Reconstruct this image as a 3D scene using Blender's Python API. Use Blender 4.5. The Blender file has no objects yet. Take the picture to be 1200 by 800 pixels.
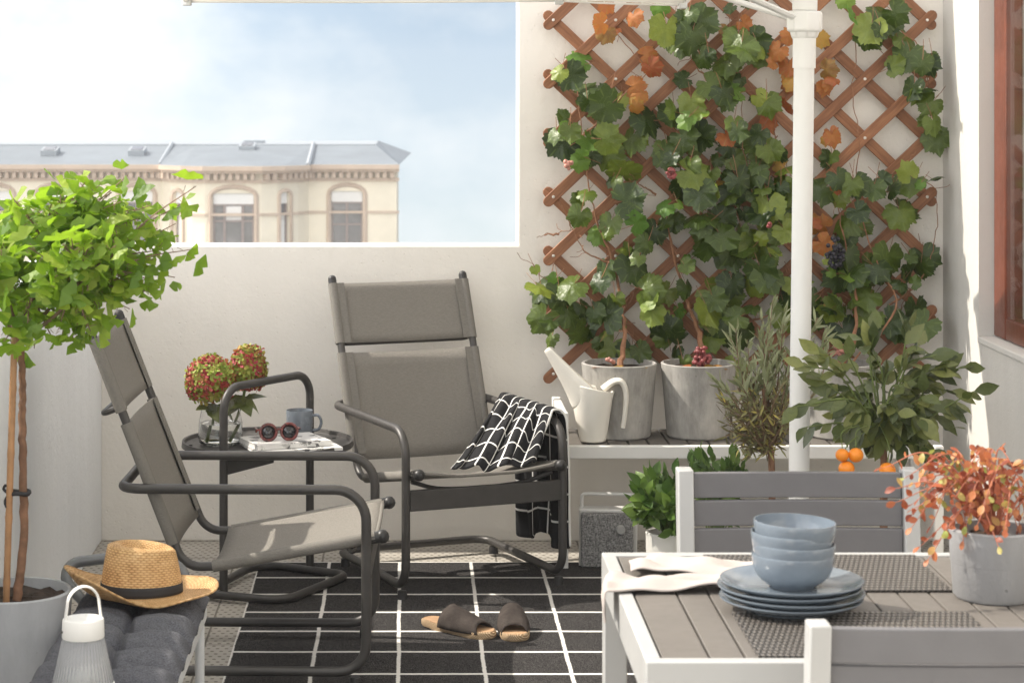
import bpy, math, random
import numpy as np
from mathutils import Vector, Matrix
random.seed(7)
R = random.Random(11)
SC = bpy.context.scene
COL = SC.collection
F, CX, CY, CH = 2640.0, 480.0, 95.0, 1.65      # lens in px of the 1200 px photo, vanishing point, eye height
def W(px, py, Y): return Vector(((px-CX)*Y/F, Y, CH-(py-CY)*Y/F))
def FL(px, py): return W(px, py, F*CH/(py-CY))
rad = math.radians

# ------------------------------------------------------------------ mesh helpers
class MB:
    def __init__(s): s.v=[]; s.f=[]; s.uv=[]; s.hasuv=False
    def add(s, vs, fs, uv=None):
        o=len(s.v); s.v.extend([tuple(p) for p in vs]); s.f.extend([tuple(i+o for i in f) for f in fs])
        if uv is None: s.uv.extend([(0,0)]*len(vs))
        else: s.uv.extend([tuple(q) for q in uv]); s.hasuv=True
        return s
    def box(s, c, d, rot=None):
        x,y,z=[k/2 for k in d]
        vs=[Vector(p) for p in ((-x,-y,-z),(x,-y,-z),(x,y,-z),(-x,y,-z),(-x,-y,z),(x,-y,z),(x,y,z),(-x,y,z))]
        if rot is not None: vs=[rot@p for p in vs]
        c=Vector(c)
        return s.add([p+c for p in vs], [(0,3,2,1),(4,5,6,7),(0,1,5,4),(1,2,6,5),(2,3,7,6),(3,0,4,7)])
    def bb(s, a, b):
        return s.box([(a[i]+b[i])/2 for i in range(3)], [abs(b[i]-a[i]) for i in range(3)])
    def lathe(s, prof, seg=32, c=(0,0,0), mod=None, close=False):
        vs=[];uv=[]
        for i,(r,z) in enumerate(prof):
            for k in range(seg):
                a=2*math.pi*k/seg; rr=r*(mod(a,z) if mod else 1)
                vs.append((c[0]+rr*math.cos(a), c[1]+rr*math.sin(a), c[2]+z)); uv.append((k/seg,i/max(1,len(prof)-1)))
        fs=[]
        n=len(prof)
        for i in range(n-1 if not close else n):
            j=(i+1)%n
            for k in range(seg):
                l=(k+1)%seg
                fs.append((i*seg+k,i*seg+l,j*seg+l,j*seg+k))
        return s.add(vs,fs,uv)
    def tube(s, pts, r, seg=10, closed=False, cap=True, sx=1.0, sy=1.0, up=None):
        pts=[Vector(p) for p in pts]; n=len(pts)
        rs=r if isinstance(r,(list,tuple)) else [r]*n
        tan=[]
        for i in range(n):
            if closed: t=pts[(i+1)%n]-pts[i-1]
            else: t=pts[min(i+1,n-1)]-pts[max(i-1,0)]
            if t.length<1e-9: t=Vector((0,0,1))
            tan.append(t.normalized())
        if up is not None: nrm=Vector(up)
        else:
            nrm=Vector((0,0,1)) if abs(tan[0].z)<.9 else Vector((1,0,0))
        nrm=(nrm-tan[0]*nrm.dot(tan[0])).normalized()
        vs=[];uv=[];L=0
        for i in range(n):
            if i:
                L+=(pts[i]-pts[i-1]).length
                nrm=(nrm-tan[i]*nrm.dot(tan[i]))
                nrm=nrm.normalized() if nrm.length>1e-6 else tan[i].orthogonal().normalized()
            b=tan[i].cross(nrm)
            for k in range(seg):
                a=2*math.pi*k/seg
                vs.append(pts[i]+nrm*(rs[i]*sx*math.cos(a))+b*(rs[i]*sy*math.sin(a))); uv.append((k/seg,L))
        fs=[]
        for i in range(n if closed else n-1):
            j=(i+1)%n
            for k in range(seg):
                l=(k+1)%seg; fs.append((i*seg+k,i*seg+l,j*seg+l,j*seg+k))
        if cap and not closed:
            fs.append(tuple(reversed(range(seg)))); fs.append(tuple((n-1)*seg+k for k in range(seg)))
        return s.add(vs,fs,uv)
    def prism(s, poly, h0, h1, axis='z'):
        n=len(poly)
        def m(p,h): return (p[0],p[1],h) if axis=='z' else ((p[0],h,p[1]) if axis=='y' else (h,p[0],p[1]))
        vs=[m(p,h0) for p in poly]+[m(p,h1) for p in poly]
        fs=[tuple(reversed(range(n))),tuple(range(n,2*n))]+[(i,(i+1)%n,(i+1)%n+n,i+n) for i in range(n)]
        return s.add(vs,fs)
    def grid(s, fn, nu, nv, uvs=None):
        vs=[];uv=[]
        for i in range(nu+1):
            for j in range(nv+1):
                u,v=i/nu,j/nv; vs.append(fn(u,v)); uv.append((u,v) if uvs is None else uvs(u,v))
        fs=[(i*(nv+1)+j,(i+1)*(nv+1)+j,(i+1)*(nv+1)+j+1,i*(nv+1)+j+1) for i in range(nu) for j in range(nv)]
        return s.add(vs,fs,uv)
    def ball(s, c, r, seg=10, rings=6, sz=1.0):
        prof=[(max(1e-4,r*math.sin(math.pi*i/rings)), -r*sz*math.cos(math.pi*i/rings)) for i in range(rings+1)]
        return s.lathe(prof,seg,c)
    def leaf(s, T, pos, tip, nrm, size, wid=1.0):
        y=Vector(tip).normalized(); z=Vector(nrm); z=(z-y*z.dot(y))
        z=z.normalized() if z.length>1e-5 else y.orthogonal().normalized()
        x=y.cross(z); p=Vector(pos)
        s.add([p+(x*(a[0]*wid)+y*a[1]+z*a[2])*size for a in T[0]], T[1], T[2])

def origin_of(p):
    o=Vector((0,0,0))
    while p is not None: o+=p.location; p=p.parent
    return o
def build(name, mb, mats, parent=None, loc=None, world=True, smooth=True, sharp=38, bevel=0, bseg=2, sub=0, solid=0):
    o0=Vector(loc) if (loc is not None and parent is None) else (origin_of(parent) if world else Vector((0,0,0)))
    me=bpy.data.meshes.new(name)
    vs=[(a[0]-o0.x,a[1]-o0.y,a[2]-o0.z) for a in mb.v]
    me.from_pydata(vs,[],mb.f)
    if mb.hasuv:
        ul=me.uv_layers.new(name='UVMap')
        li=np.empty(len(me.loops),dtype=np.int32); me.loops.foreach_get('vertex_index',li)
        ul.data.foreach_set('uv', np.array(mb.uv,dtype=np.float32)[li].ravel())
    for m in (mats if isinstance(mats,(list,tuple)) else [mats]): me.materials.append(m)
    me.polygons.foreach_set('use_smooth',[bool(smooth)]*len(me.polygons))
    me.update()
    if smooth and sharp: me.set_sharp_from_angle(angle=rad(sharp))
    ob=bpy.data.objects.new(name,me); COL.objects.link(ob)
    if parent is not None: ob.parent=parent
    elif loc is not None: ob.location=loc
    if bevel:
        b=ob.modifiers.new('edge','BEVEL'); b.width=bevel; b.segments=bseg; b.limit_method='ANGLE'; b.angle_limit=rad(40); b.harden_normals=False
    if solid:
        q=ob.modifiers.new('thick','SOLIDIFY'); q.thickness=solid; q.offset=0
    if sub:
        q=ob.modifiers.new('sub','SUBSURF'); q.levels=sub; q.render_levels=sub
    return ob
def tag(o,label=None,cat=None,group=None,kind=None):
    if label: o['label']=label
    if cat: o['category']=cat
    if group: o['group']=group
    if kind: o['kind']=kind
    return o
def thing(name,label,cat,loc,rz=0,group=None):
    o=bpy.data.objects.new(name,None); COL.objects.link(o); o.location=loc; o.rotation_euler=(0,0,rz); o.empty_display_size=.1
    return tag(o,label,cat,group)
def copy_tree(o,parent=None):
    c=o.copy(); COL.objects.link(c)
    if parent is not None: c.parent=parent
    for ch in [x for x in list(COL.objects) if x.parent==o]: copy_tree(ch,c)
    return c
def fillet(pts, r, n=6, closed=False):
    pts=[Vector(p) for p in pts]; out=[]; N=len(pts)
    rs=r if isinstance(r,(list,tuple)) else [r]*N
    for i,p in enumerate(pts):
        if not closed and i in (0,N-1): out.append(p); continue
        a=pts[i-1]; b=pts[(i+1)%N]
        d1=(a-p).normalized(); d2=(b-p).normalized(); ang=d1.angle(d2)
        if ang>math.pi-.02 or rs[i]<=0: out.append(p); continue
        t=min(rs[i]/math.tan(ang/2), (a-p).length*.49,(b-p).length*.49); rr=t*math.tan(ang/2)
        bis=(d1+d2).normalized(); c=p+bis*(rr/math.sin(ang/2))
        v1=p+d1*t-c; v2=p+d2*t-c; om=v1.angle(v2)
        for k in range(n+1):
            q=k/n; out.append(c+(v1*math.sin((1-q)*om)+v2*math.sin(q*om))/math.sin(om))
    return out
def spline(pts,n=8):
    pts=[Vector(p) for p in pts]; P=[pts[0]*2-pts[1]]+pts+[pts[-1]*2-pts[-2]]; out=[]
    for i in range(1,len(P)-2):
        a,b,c,d=P[i-1:i+3]
        for k in range(n):
            t=k/n; out.append(.5*((2*b)+(c-a)*t+(2*a-5*b+4*c-d)*t*t+(3*b-a-3*c+d)*t**3))
    return out+[pts[-1]]

# ------------------------------------------------------------------ materials
class NT:
    def __init__(s,m): s.t=m.node_tree; s.t.nodes.clear()
    def n(s,ty,ins=None,**kw):
        q=s.t.nodes.new(ty)
        for k,v in kw.items(): setattr(q,k,v)
        for k,v in (ins or {}).items():
            if hasattr(v,'is_linked'): s.t.links.new(v,q.inputs[k])
            else: q.inputs[k].default_value=v
        return q
    def m(s,op,a,b=0.0,c=0.0): return s.n('ShaderNodeMath',{0:a,1:b,2:c},operation=op).outputs[0]
    def mix(s,f,a,b):
        q=s.n('ShaderNodeMix',{0:f,6:a,7:b},data_type='RGBA'); return q.outputs[2]
    def noise(s,vec,scale,detail=4,rough=.6): return s.n('ShaderNodeTexNoise',{'Vector':vec,'Scale':scale,'Detail':detail,'Roughness':rough}).outputs['Fac']
    def step(s,x,lo,hi): return s.n('ShaderNodeMapRange',{0:x,1:lo,2:hi,3:0.0,4:1.0}).outputs[0]
    def ramp(s,f,stops):
        q=s.n('ShaderNodeValToRGB',{0:f}); e=q.color_ramp.elements
        while len(e)<len(stops): e.new(.5)
        for k,(p,c) in enumerate(stops): e[k].position=p; e[k].color=(*c,1)
        return q.outputs[0]
def C4(c): return (c[0],c[1],c[2],1.0)
def newmat(name):
    m=bpy.data.materials.new(name); m.use_nodes=True; return m,NT(m)
def finish(nt,col,rough=.5,metal=0.0,spec=.5,bump=None,bstr=.3,bdist=.01,trans=0,transl=0.0,tcol=None,**kw):
    ins={'Base Color':col,'Roughness':rough,'Metallic':metal,'Specular IOR Level':spec}
    ins.update(kw)
    if trans: ins['Transmission Weight']=trans
    if bump is not None: ins['Normal']=nt.n('ShaderNodeBump',{'Height':bump,'Strength':bstr,'Distance':bdist}).outputs[0]
    p=nt.n('ShaderNodeBsdfPrincipled',ins)
    o=p.outputs[0]
    if transl:
        t=nt.n('ShaderNodeBsdfTranslucent',{'Color':tcol if tcol is not None else col})
        o=nt.n('ShaderNodeMixShader',{0:transl,1:o,2:t.outputs[0]}).outputs[0]
    nt.n('ShaderNodeOutputMaterial',{0:o})
def mat(name,c,rough=.5,metal=0.0,var=.08,vs=6.0,bump=0.0,bs=80.0,spec=.5,bdist=.003,**kw):
    m,nt=newmat(name); oc=nt.n('ShaderNodeTexCoord').outputs['Object']
    f=nt.noise(oc,vs,5)
    col=nt.mix(nt.step(f,.3,.7),C4([k*(1-var) for k in c]),C4([min(1,k*(1+var)) for k in c]))
    rr=nt.m('ADD',nt.m('MULTIPLY',nt.m('SUBTRACT',nt.noise(oc,vs*3,4),.5),.25),rough)
    b=nt.noise(oc,bs,4) if bump else None
    finish(nt,col,rr,metal,spec,b,bump,bdist,**kw); return m
def leafmat(name,stops,rough=.42,transl=.3,tc=None,spec=.5,vein=None):
    m,nt=newmat(name); rnd=nt.n('ShaderNodeNewGeometry').outputs['Random Per Island']
    tcn=nt.n('ShaderNodeTexCoord'); oc=tcn.outputs['Object']
    f=nt.m('ADD',nt.m('MULTIPLY',nt.m('SUBTRACT',nt.noise(oc,45,3),.5),.35),rnd)
    col=nt.ramp(f,stops)
    b=nt.noise(oc,75,3)
    if vein:
        uv=nt.n('ShaderNodeSeparateXYZ',{0:tcn.outputs['UV']})
        v=nt.step(nt.m('ABSOLUTE',uv.outputs[0]),.0,.035)
        # side veins running out from the hub, drawn in the leaf's own uv (angle, radius)
        w=nt.m('ABSOLUTE',nt.m('SUBTRACT',nt.m('FRACT',nt.m('MULTIPLY',uv.outputs[1],vein)),.5))
        v=nt.m('MULTIPLY',v,nt.step(w,.0,.10))
        col=nt.mix(nt.m('MULTIPLY',nt.m('SUBTRACT',1.0,v),.35),col,C4((.22,.30,.08)))
    finish(nt,col,rough,0,spec,b,.5,.006,transl=transl,tcol=tc or col); return m

def stucco(name,c,amp=.45):
    m,nt=newmat(name); oc=nt.n('ShaderNodeTexCoord').outputs['Object']
    blot=nt.noise(oc,1.3,5); fine=nt.noise(oc,70,4,.7); med=nt.noise(oc,16,4)
    pits=nt.n('ShaderNodeTexVoronoi',{'Vector':oc,'Scale':38.0}).outputs['Distance']
    pit=nt.m('MULTIPLY',nt.step(pits,.06,.16),1.0)
    streak=nt.noise(nt.n('ShaderNodeMapping',{0:oc,3:(5,5,.5)}).outputs[0],2.0,5)
    k=nt.m('ADD',nt.m('MULTIPLY',blot,.6),nt.m('MULTIPLY',streak,.4))
    col=nt.mix(nt.step(k,.35,.65),C4([q*.955 for q in c]),C4([min(1,q*1.03) for q in c]))
    h=nt.m('ADD',nt.m('ADD',nt.m('MULTIPLY',fine,.35),nt.m('MULTIPLY',med,.8)),nt.m('MULTIPLY',pit,.3))
    finish(nt,col,.9,0,.25,h,amp,.008); return m

M={}
M['wall']=stucco('wall_stucco',(.83,.795,.735))
M['parapet']=stucco('parapet_stucco',(.86,.88,.90))
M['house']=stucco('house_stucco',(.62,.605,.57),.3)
M['white_paint']=mat('white_paint',(.78,.77,.74),.45,var=.03,bump=.05,bs=200)
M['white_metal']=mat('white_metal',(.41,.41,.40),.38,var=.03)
M['parasol_white']=mat('parasol_white',(.78,.775,.75),.4,var=.02)
M['greywhite_metal']=mat('grey_white_metal',(.66,.67,.67),.4,var=.03)
M['dark_metal']=mat('dark_metal',(.060,.056,.053),.42,metal=.25,var=.12,vs=20,bump=.05,bs=400)
M['grey_tube']=mat('grey_tube',(.16,.165,.17),.4,metal=.3,var=.06)
M['cap']=mat('black_plastic',(.022,.021,.021),.45)
M['slat_grey']=mat('slat_grey',(.132,.129,.134),.55,var=.06,vs=14,bump=.08,bs=260)
M['can']=mat('can_plastic',(.80,.765,.69),.34,var=.02)
M['black_rubber']=mat('black_rubber',(.015,.015,.015),.7)
M['soil']=mat('soil',(.045,.028,.018),.95,var=.5,vs=60,bump=1,bs=90,bdist=.01)
M['bark']=mat('bark',(.20,.105,.06),.85,var=.35,vs=30,bump=.6,bs=90,bdist=.004)
M['vinewood']=mat('vine_wood',(.26,.125,.065),.8,var=.35,vs=40,bump=.6,bs=110,bdist=.004)
M['twig']=mat('twig',(.20,.13,.08),.8,var=.3,vs=30)
M['greenstem']=mat('green_stem',(.12,.16,.04),.6,var=.3,vs=30)
M['bamboo']=mat('bamboo',(.36,.19,.085),.5,var=.25,vs=18,bump=.2,bs=60)
M['lid']=mat('lantern_white',(.80,.79,.75),.4,var=.02)
M['linen']=mat('linen',(.44,.395,.365),.92,var=.04,vs=12,bump=.45,bs=420,bdist=.0015,spec=.15)
M['suede']=mat('suede',(.060,.050,.045),.9,var=.35,vs=22,bump=.4,bs=200,spec=.1)
M['ribbon']=mat('ribbon',(.022,.021,.022),.75,var=.1,bump=.3,bs=400)
M['insole']=mat('insole',(.44,.27,.15),.8,var=.15,vs=30,bump=.2,bs=160)
M['orange']=mat('orange_fruit',(.84,.26,.015),.38,var=.1,vs=14,bump=.25,bs=260,bdist=.002)
M['rivet']=mat('rivet',(.72,.70,.66),.3,metal=.6)
M['grape_red']=mat('grape_red',(.24,.055,.055),.3,var=.4,vs=35)
M['grape_pink']=mat('grape_pink',(.50,.23,.18),.35,var=.4,vs=40)
M['grape_black']=mat('grape_black',(.022,.020,.030),.4,var=.3,vs=40)
M['stone']=mat('facade_stone',(.82,.75,.60),.9,var=.10,vs=.5,bump=.2,bs=3)
M['trimstone']=mat('trim_stone',(.58,.46,.36),.9,var=.10,vs=.8)
M['slate']=mat('slate_roof',(.17,.195,.22),.55,var=.14,vs=.35,bump=.2,bs=5)
M['zinc']=mat('zinc_roof',(.30,.33,.36),.5,var=.06,vs=.6)
M['winframe']=mat('window_frame_brown',(.30,.24,.22),.6,var=.1)
M['winwhite']=mat('window_blind',(.80,.79,.76),.6,var=.03)
M['darkglass']=mat('dark_pane',(.13,.125,.13),.12,var=.5,vs=.7,spec=.8)
M['street']=mat('street',(.16,.155,.15),.9,var=.2,vs=.05)
M['mug']=mat('mug_glaze',(.155,.178,.21),.28,var=.05)
M['tie']=mat('rubber_tie',(.018,.018,.02),.6)
M['lens']=mat('lens_dark',(.018,.018,.022),.08,spec=.8)
M['floorlight']=mat('curtain',(.62,.58,.53),.9,var=.05,vs=9)

def glazed(name,c):
    m,nt=newmat(name); oc=nt.n('ShaderNodeTexCoord').outputs['Object']
    col=nt.mix(nt.step(nt.noise(oc,30,5),.35,.7),C4([k*.95 for k in c]),C4([k*1.05 for k in c]))
    sp=nt.n('ShaderNodeTexVoronoi',{'Vector':oc,'Scale':260.0}).outputs['Distance']
    col=nt.mix(nt.m('MULTIPLY',nt.m('SUBTRACT',1.0,nt.step(sp,.04,.10)),.25),col,C4([k*.5 for k in c]))
    finish(nt,col,.20,0,.6,nt.noise(oc,25,2),.06,.004,**{'Coat Weight':.3}); return m
M['glaze']=glazed('blue_glaze',(.155,.187,.222))
def wood(name,c,c2,scale=(1,1,1),rough=.55):
    m,nt=newmat(name); tc=nt.n('ShaderNodeTexCoord'); oc=tc.outputs['UV']
    rnd=nt.n('ShaderNodeObjectInfo').outputs['Random']
    mp=nt.n('ShaderNodeMapping',{0:oc,1:nt.n('ShaderNodeCombineXYZ',{0:nt.m('MULTIPLY',rnd,7.0),1:nt.m('MULTIPLY',rnd,13.0)}).outputs[0],3:scale}).outputs[0]
    g=nt.noise(mp,5,6,.65); g2=nt.noise(mp,1.6,3)
    f=nt.m('ADD',nt.m('MULTIPLY',g,.7),nt.m('MULTIPLY',g2,.4))
    col=nt.mix(nt.step(f,.35,.75),C4(c),C4(c2))
    col=nt.mix(nt.m('MULTIPLY',rnd,.35),col,C4([k*.6 for k in c]))
    finish(nt,col,rough,0,.4,g,.25,.003); return m
M['lath']=wood('acacia_lath',(.155,.056,.024),(.44,.205,.10),(1.3,2.2,1))
M['redwood']=mat('red_window_wood',(.15,.042,.022),.35,var=.22,vs=10,bump=.15,bs=50)
def concrete(name,c,var=.40):
    m,nt=newmat(name); oc=nt.n('ShaderNodeTexCoord').outputs['Object']
    st=nt.noise(nt.n('ShaderNodeMapping',{0:oc,3:(1.6,1.6,.45)}).outputs[0],14,6,.7)
    bl=nt.noise(oc,5,5)
    sp=nt.n('ShaderNodeTexVoronoi',{'Vector':oc,'Scale':34.0,'Randomness':1.0})
    f=nt.m('ADD',nt.m('MULTIPLY',st,.6),nt.m('MULTIPLY',bl,.5))
    col=nt.mix(nt.step(f,.38,.72),C4([k*(1-var) for k in c]),C4([k*(1+var) for k in c]))
    spk=nt.m('SUBTRACT',1.0,nt.step(sp.outputs['Distance'],.05,.12))
    spk=nt.m('MULTIPLY',spk,nt.step(nt.noise(oc,9,2),.5,.6))
    col=nt.mix(nt.m('MULTIPLY',spk,.5),col,C4([k*.35 for k in c]))
    finish(nt,col,.85,0,.3,nt.m('SUBTRACT',nt.noise(oc,120,4),spk),.3,.003); return m
M['pot']=concrete('grey_pot',(.36,.345,.32))
M['planter']=concrete('planter_grey',(.40,.41,.425),.14)
M['tablepot']=concrete('table_pot',(.28,.28,.283),.10)
M['whitepot']=mat('white_pot',(.66,.65,.61),.4,var=.03)
def mesh_fabric(name,c,transl=.25):
    m,nt=newmat(name); tc=nt.n('ShaderNodeTexCoord'); oc=tc.outputs['Object']
    a=nt.noise(nt.n('ShaderNodeMapping',{0:oc,3:(60,900,900)}).outputs[0],1.0,2)
    b=nt.noise(nt.n('ShaderNodeMapping',{0:oc,3:(900,70,900)}).outputs[0],1.0,2)
    f=nt.m('ADD',nt.m('MULTIPLY',a,.5),nt.m('MULTIPLY',b,.5))
    col=nt.mix(nt.step(f,.38,.62),C4([k*.78 for k in c]),C4([k*1.22 for k in c]))
    finish(nt,col,.85,0,.25,f,.4,.002,transl=transl,tcol=C4([k*.8 for k in c])); return m
M['mesh']=mesh_fabric('chair_mesh',(.285,.266,.238))
M['sleeve']=mesh_fabric('chair_sleeve',(.195,.183,.164),0)
def heather(name,c1,c2,scale=420):
    m,nt=newmat(name); oc=nt.n('ShaderNodeTexCoord').outputs['Object']
    a=nt.noise(nt.n('ShaderNodeMapping',{0:oc,3:(.35,1,1)}).outputs[0],scale,3); b=nt.noise(nt.n('ShaderNodeMapping',{0:oc,3:(1,1,.35)}).outputs[0],scale*.8,3)
    f=nt.step(nt.m('ADD',nt.m('MULTIPLY',a,.5),nt.m('MULTIPLY',b,.5)),.40,.62)
    finish(nt,nt.mix(f,C4(c1),C4(c2)),.95,0,.1,f,.4,.002); return m
M['speaker_cloth']=heather('speaker_cloth',(.12,.12,.122),(.44,.43,.42),320)
M['cushion']=heather('cushion_cloth',(.075,.076,.084),(.16,.162,.178),520)

def floor_mat():
    m,nt=newmat('deck_tile'); s=nt.n('ShaderNodeSeparateXYZ',{0:nt.n('ShaderNodeTexCoord').outputs['Object']})
    x,y=s.outputs[0],s.outputs[1]; oc=nt.n('ShaderNodeTexCoord').outputs['Object']
    def cell(v,p,off=0.0): return nt.m('SUBTRACT',nt.m('FRACT',nt.m('ADD',nt.m('DIVIDE',v,p),off)),.5)
    row=nt.m('MULTIPLY',nt.m('FLOOR',nt.m('DIVIDE',y,.030)),.5)
    cx=nt.m('SUBTRACT',nt.m('FRACT',nt.m('ADD',nt.m('DIVIDE',x,.026),row)),.5); cy=cell(y,.030)
    d=nt.m('ADD',nt.m('POWER',nt.m('MULTIPLY',cx,1.0),2.0),nt.m('POWER',nt.m('MULTIPLY',cy,1.0),2.0))
    hole=nt.m('SUBTRACT',1.0,nt.step(d,.028,.06))
    j=nt.m('MINIMUM',nt.m('SUBTRACT',.5,nt.m('ABSOLUTE',cell(x,.30))),nt.m('SUBTRACT',.5,nt.m('ABSOLUTE',cell(y,.30))))
    jt=nt.m('SUBTRACT',1.0,nt.step(j,.006,.014))
    base=nt.mix(nt.step(nt.noise(oc,5,5),.3,.7),C4((.40,.37,.325)),C4((.50,.465,.41)))
    col=nt.mix(nt.m('MAXIMUM',nt.m('MULTIPLY',hole,.75),nt.m('MULTIPLY',jt,.8)),base,C4((.13,.115,.095)))
    finish(nt,col,.75,0,.3,nt.m('SUBTRACT',1.0,nt.m('MAXIMUM',hole,jt)),.6,.004); return m
M['deck']=floor_mat()
def rug_mat():
    m,nt=newmat('rug_weave'); oc=nt.n('ShaderNodeTexCoord').outputs['Object']
    s=nt.n('ShaderNodeSeparateXYZ',{0:oc})
    wob=nt.m('MULTIPLY',nt.m('SUBTRACT',nt.noise(oc,90,2),.5),.0045); wob2=nt.m('MULTIPLY',nt.m('SUBTRACT',nt.noise(oc,3,2),.5),.010)
    x=nt.m('ADD',nt.m('ADD',s.outputs[0],wob),wob2); y=nt.m('ADD',nt.m('ADD',s.outputs[1],wob),wob2)
    def line(v,p,w):
        a=nt.m('ABSOLUTE',nt.m('SUBTRACT',nt.m('FRACT',nt.m('ADD',nt.m('DIVIDE',v,p),.5)),.5))
        return nt.m('SUBTRACT',1.0,nt.step(nt.m('MULTIPLY',a,p),w*.38,w*.62))
    ln=nt.m('MAXIMUM',line(x,.2405,.011),line(y,.2425,.017))
    h=nt.noise(nt.n('ShaderNodeMapping',{0:oc,3:(1,.35,1)}).outputs[0],330,3)
    dark=nt.mix(nt.step(h,.38,.66),C4((.016,.0155,.016)),C4((.075,.070,.068)))
    dark=nt.mix(nt.m('MULTIPLY',nt.step(nt.noise(oc,2.5,4),.4,.7),.3),dark,C4((.05,.047,.046)))
    col=nt.mix(ln,dark,C4((.74,.72,.68)))
    finish(nt,col,.95,0,.12,h,.6,.003); return m
M['rug']=rug_mat()
def throw_mat():
    m,nt=newmat('throw_weave'); tc=nt.n('ShaderNodeTexCoord'); s=nt.n('ShaderNodeSeparateXYZ',{0:tc.outputs['UV']}); oc=tc.outputs['Object']
    def line(v,p,w):
        a=nt.m('ABSOLUTE',nt.m('SUBTRACT',nt.m('FRACT',nt.m('DIVIDE',v,p)),.5)); return nt.m('SUBTRACT',1.0,nt.step(nt.m('MULTIPLY',a,p),w*.4,w*.6))
    ln=nt.m('MAXIMUM',line(s.outputs[0],.088,.0065),line(s.outputs[1],.060,.0055))
    h=nt.noise(oc,500,2)
    col=nt.mix(ln,nt.mix(h,C4((.012,.012,.013)),C4((.03,.03,.032))),C4((.80,.79,.76)))
    finish(nt,col,.95,0,.1,h,.4,.002); return m
M['throw']=throw_mat()
def straw_mat():
    m,nt=newmat('straw'); tc=nt.n('ShaderNodeTexCoord'); s=nt.n('ShaderNodeSeparateXYZ',{0:tc.outputs['UV']}); oc=tc.outputs['Object']
    u=nt.m('MULTIPLY',s.outputs[0],52.0); v=nt.m('MULTIPLY',s.outputs[1],48.0)
    odd=nt.m('MULTIPLY',nt.m('FLOOR',v),.5)
    a=nt.m('ABSOLUTE',nt.m('SUBTRACT',nt.m('FRACT',nt.m('ADD',u,odd)),.5)); b=nt.m('ABSOLUTE',nt.m('SUBTRACT',nt.m('FRACT',v),.5))
    h=nt.m('SUBTRACT',1.0,nt.m('MULTIPLY',nt.m('ADD',nt.m('POWER',a,2.0),nt.m('POWER',b,2.0)),2.6))
    f=nt.m('ADD',nt.m('MULTIPLY',h,.45),nt.m('MULTIPLY',nt.noise(oc,38,5),.75))
    col=nt.ramp(f,[(.35,(.36,.18,.065)),(.6,(.66,.39,.165)),(.9,(.82,.57,.29))])
    finish(nt,col,.6,0,.4,h,.55,.004,transl=.12); return m
M['straw']=straw_mat()
def jute_mat():
    m,nt=newmat('jute'); oc=nt.n('ShaderNodeTexCoord').outputs['Object']
    w=nt.n('ShaderNodeTexWave',{'Vector':nt.n('ShaderNodeMapping',{0:oc,2:(.3,.5,.7)}).outputs[0],'Scale':70.0,'Distortion':2.0}).outputs['Fac']
    col=nt.mix(w,C4((.34,.22,.12)),C4((.66,.50,.33))); finish(nt,col,.9,0,.2,w,.7,.003); return m
M['jute']=jute_mat()
def mat_weave():
    m,nt=newmat('placemat_weave'); oc=nt.n('ShaderNodeTexCoord').outputs['Object']; s=nt.n('ShaderNodeSeparateXYZ',{0:oc})
    u=nt.m('DIVIDE',s.outputs[0],.0095); v=nt.m('DIVIDE',s.outputs[1],.019)
    odd=nt.m('MULTIPLY',nt.m('FLOOR',v),.5)
    a=nt.m('SUBTRACT',nt.m('FRACT',nt.m('ADD',u,odd)),.5); b=nt.m('SUBTRACT',nt.m('FRACT',v),.5)
    h=nt.m('SUBTRACT',1.0,nt.m('MULTIPLY',nt.m('ADD',nt.m('POWER',a,2.0),nt.m('POWER',b,2.0)),2.6))
    col=nt.mix(nt.step(h,.25,.9),C4((.025,.022,.02)),C4((.15,.135,.12)))
    finish(nt,col,.30,0,.6,h,1.0,.004); return m
M['placemat']=mat_weave()
M['tableslat']=mat('table_slat',(.140,.126,.112),.5,var=.07,vs=10,bump=.08,bs=240)
def print_mat():
    m,nt=newmat('magazine_print'); oc=nt.n('ShaderNodeTexCoord').outputs['Object']
    v=nt.n('ShaderNodeTexVoronoi',{'Vector':oc,'Scale':26.0}).outputs['Color']
    sx=nt.n('ShaderNodeSeparateColor',{0:v}).outputs[0]
    f=nt.m('MULTIPLY',nt.step(nt.noise(oc,22,5),.5,.56),nt.step(sx,.3,.5))
    finish(nt,nt.mix(f,C4((.72,.71,.69)),C4((.10,.10,.10))),.35,0,.5); return m
M['print']=print_mat()
M['paper']=mat('paper_edges',(.72,.71,.68),.8,var=.08,vs=200)
M['tortoise']=mat('tortoise',(.13,.028,.024),.2,var=.95,vs=70)
def glass(name,tint=(1,1,1),rough=0.0,ior=1.45):
    m,nt=newmat(name); finish(nt,C4(tint),rough,0,.5,trans=1.0,IOR=ior); return m
M['glass']=glass('clear_glass'); M['water']=glass('water',(.97,.99,.97),0,1.33)
M['ribglass']=mat('ribbed_glass',(.88,.89,.90),.12,var=.02,trans=.75)
def thin_glass():
    m,nt=newmat('window_glass'); g=nt.n('ShaderNodeBsdfGlossy',{'Roughness':.02}); t=nt.n('ShaderNodeBsdfTransparent')
    fr=nt.n('ShaderNodeFresnel',{0:1.5}); nt.n('ShaderNodeOutputMaterial',{0:nt.n('ShaderNodeMixShader',{0:nt.m('MULTIPLY',fr.outputs[0],.3),1:t.outputs[0],2:g.outputs[0]}).outputs[0]}); return m
M['pane']=thin_glass()
M['canvas']=mat('canopy_canvas',(.84,.83,.80),.9,var=.02,bump=.2,bs=300,transl=.5)

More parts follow.
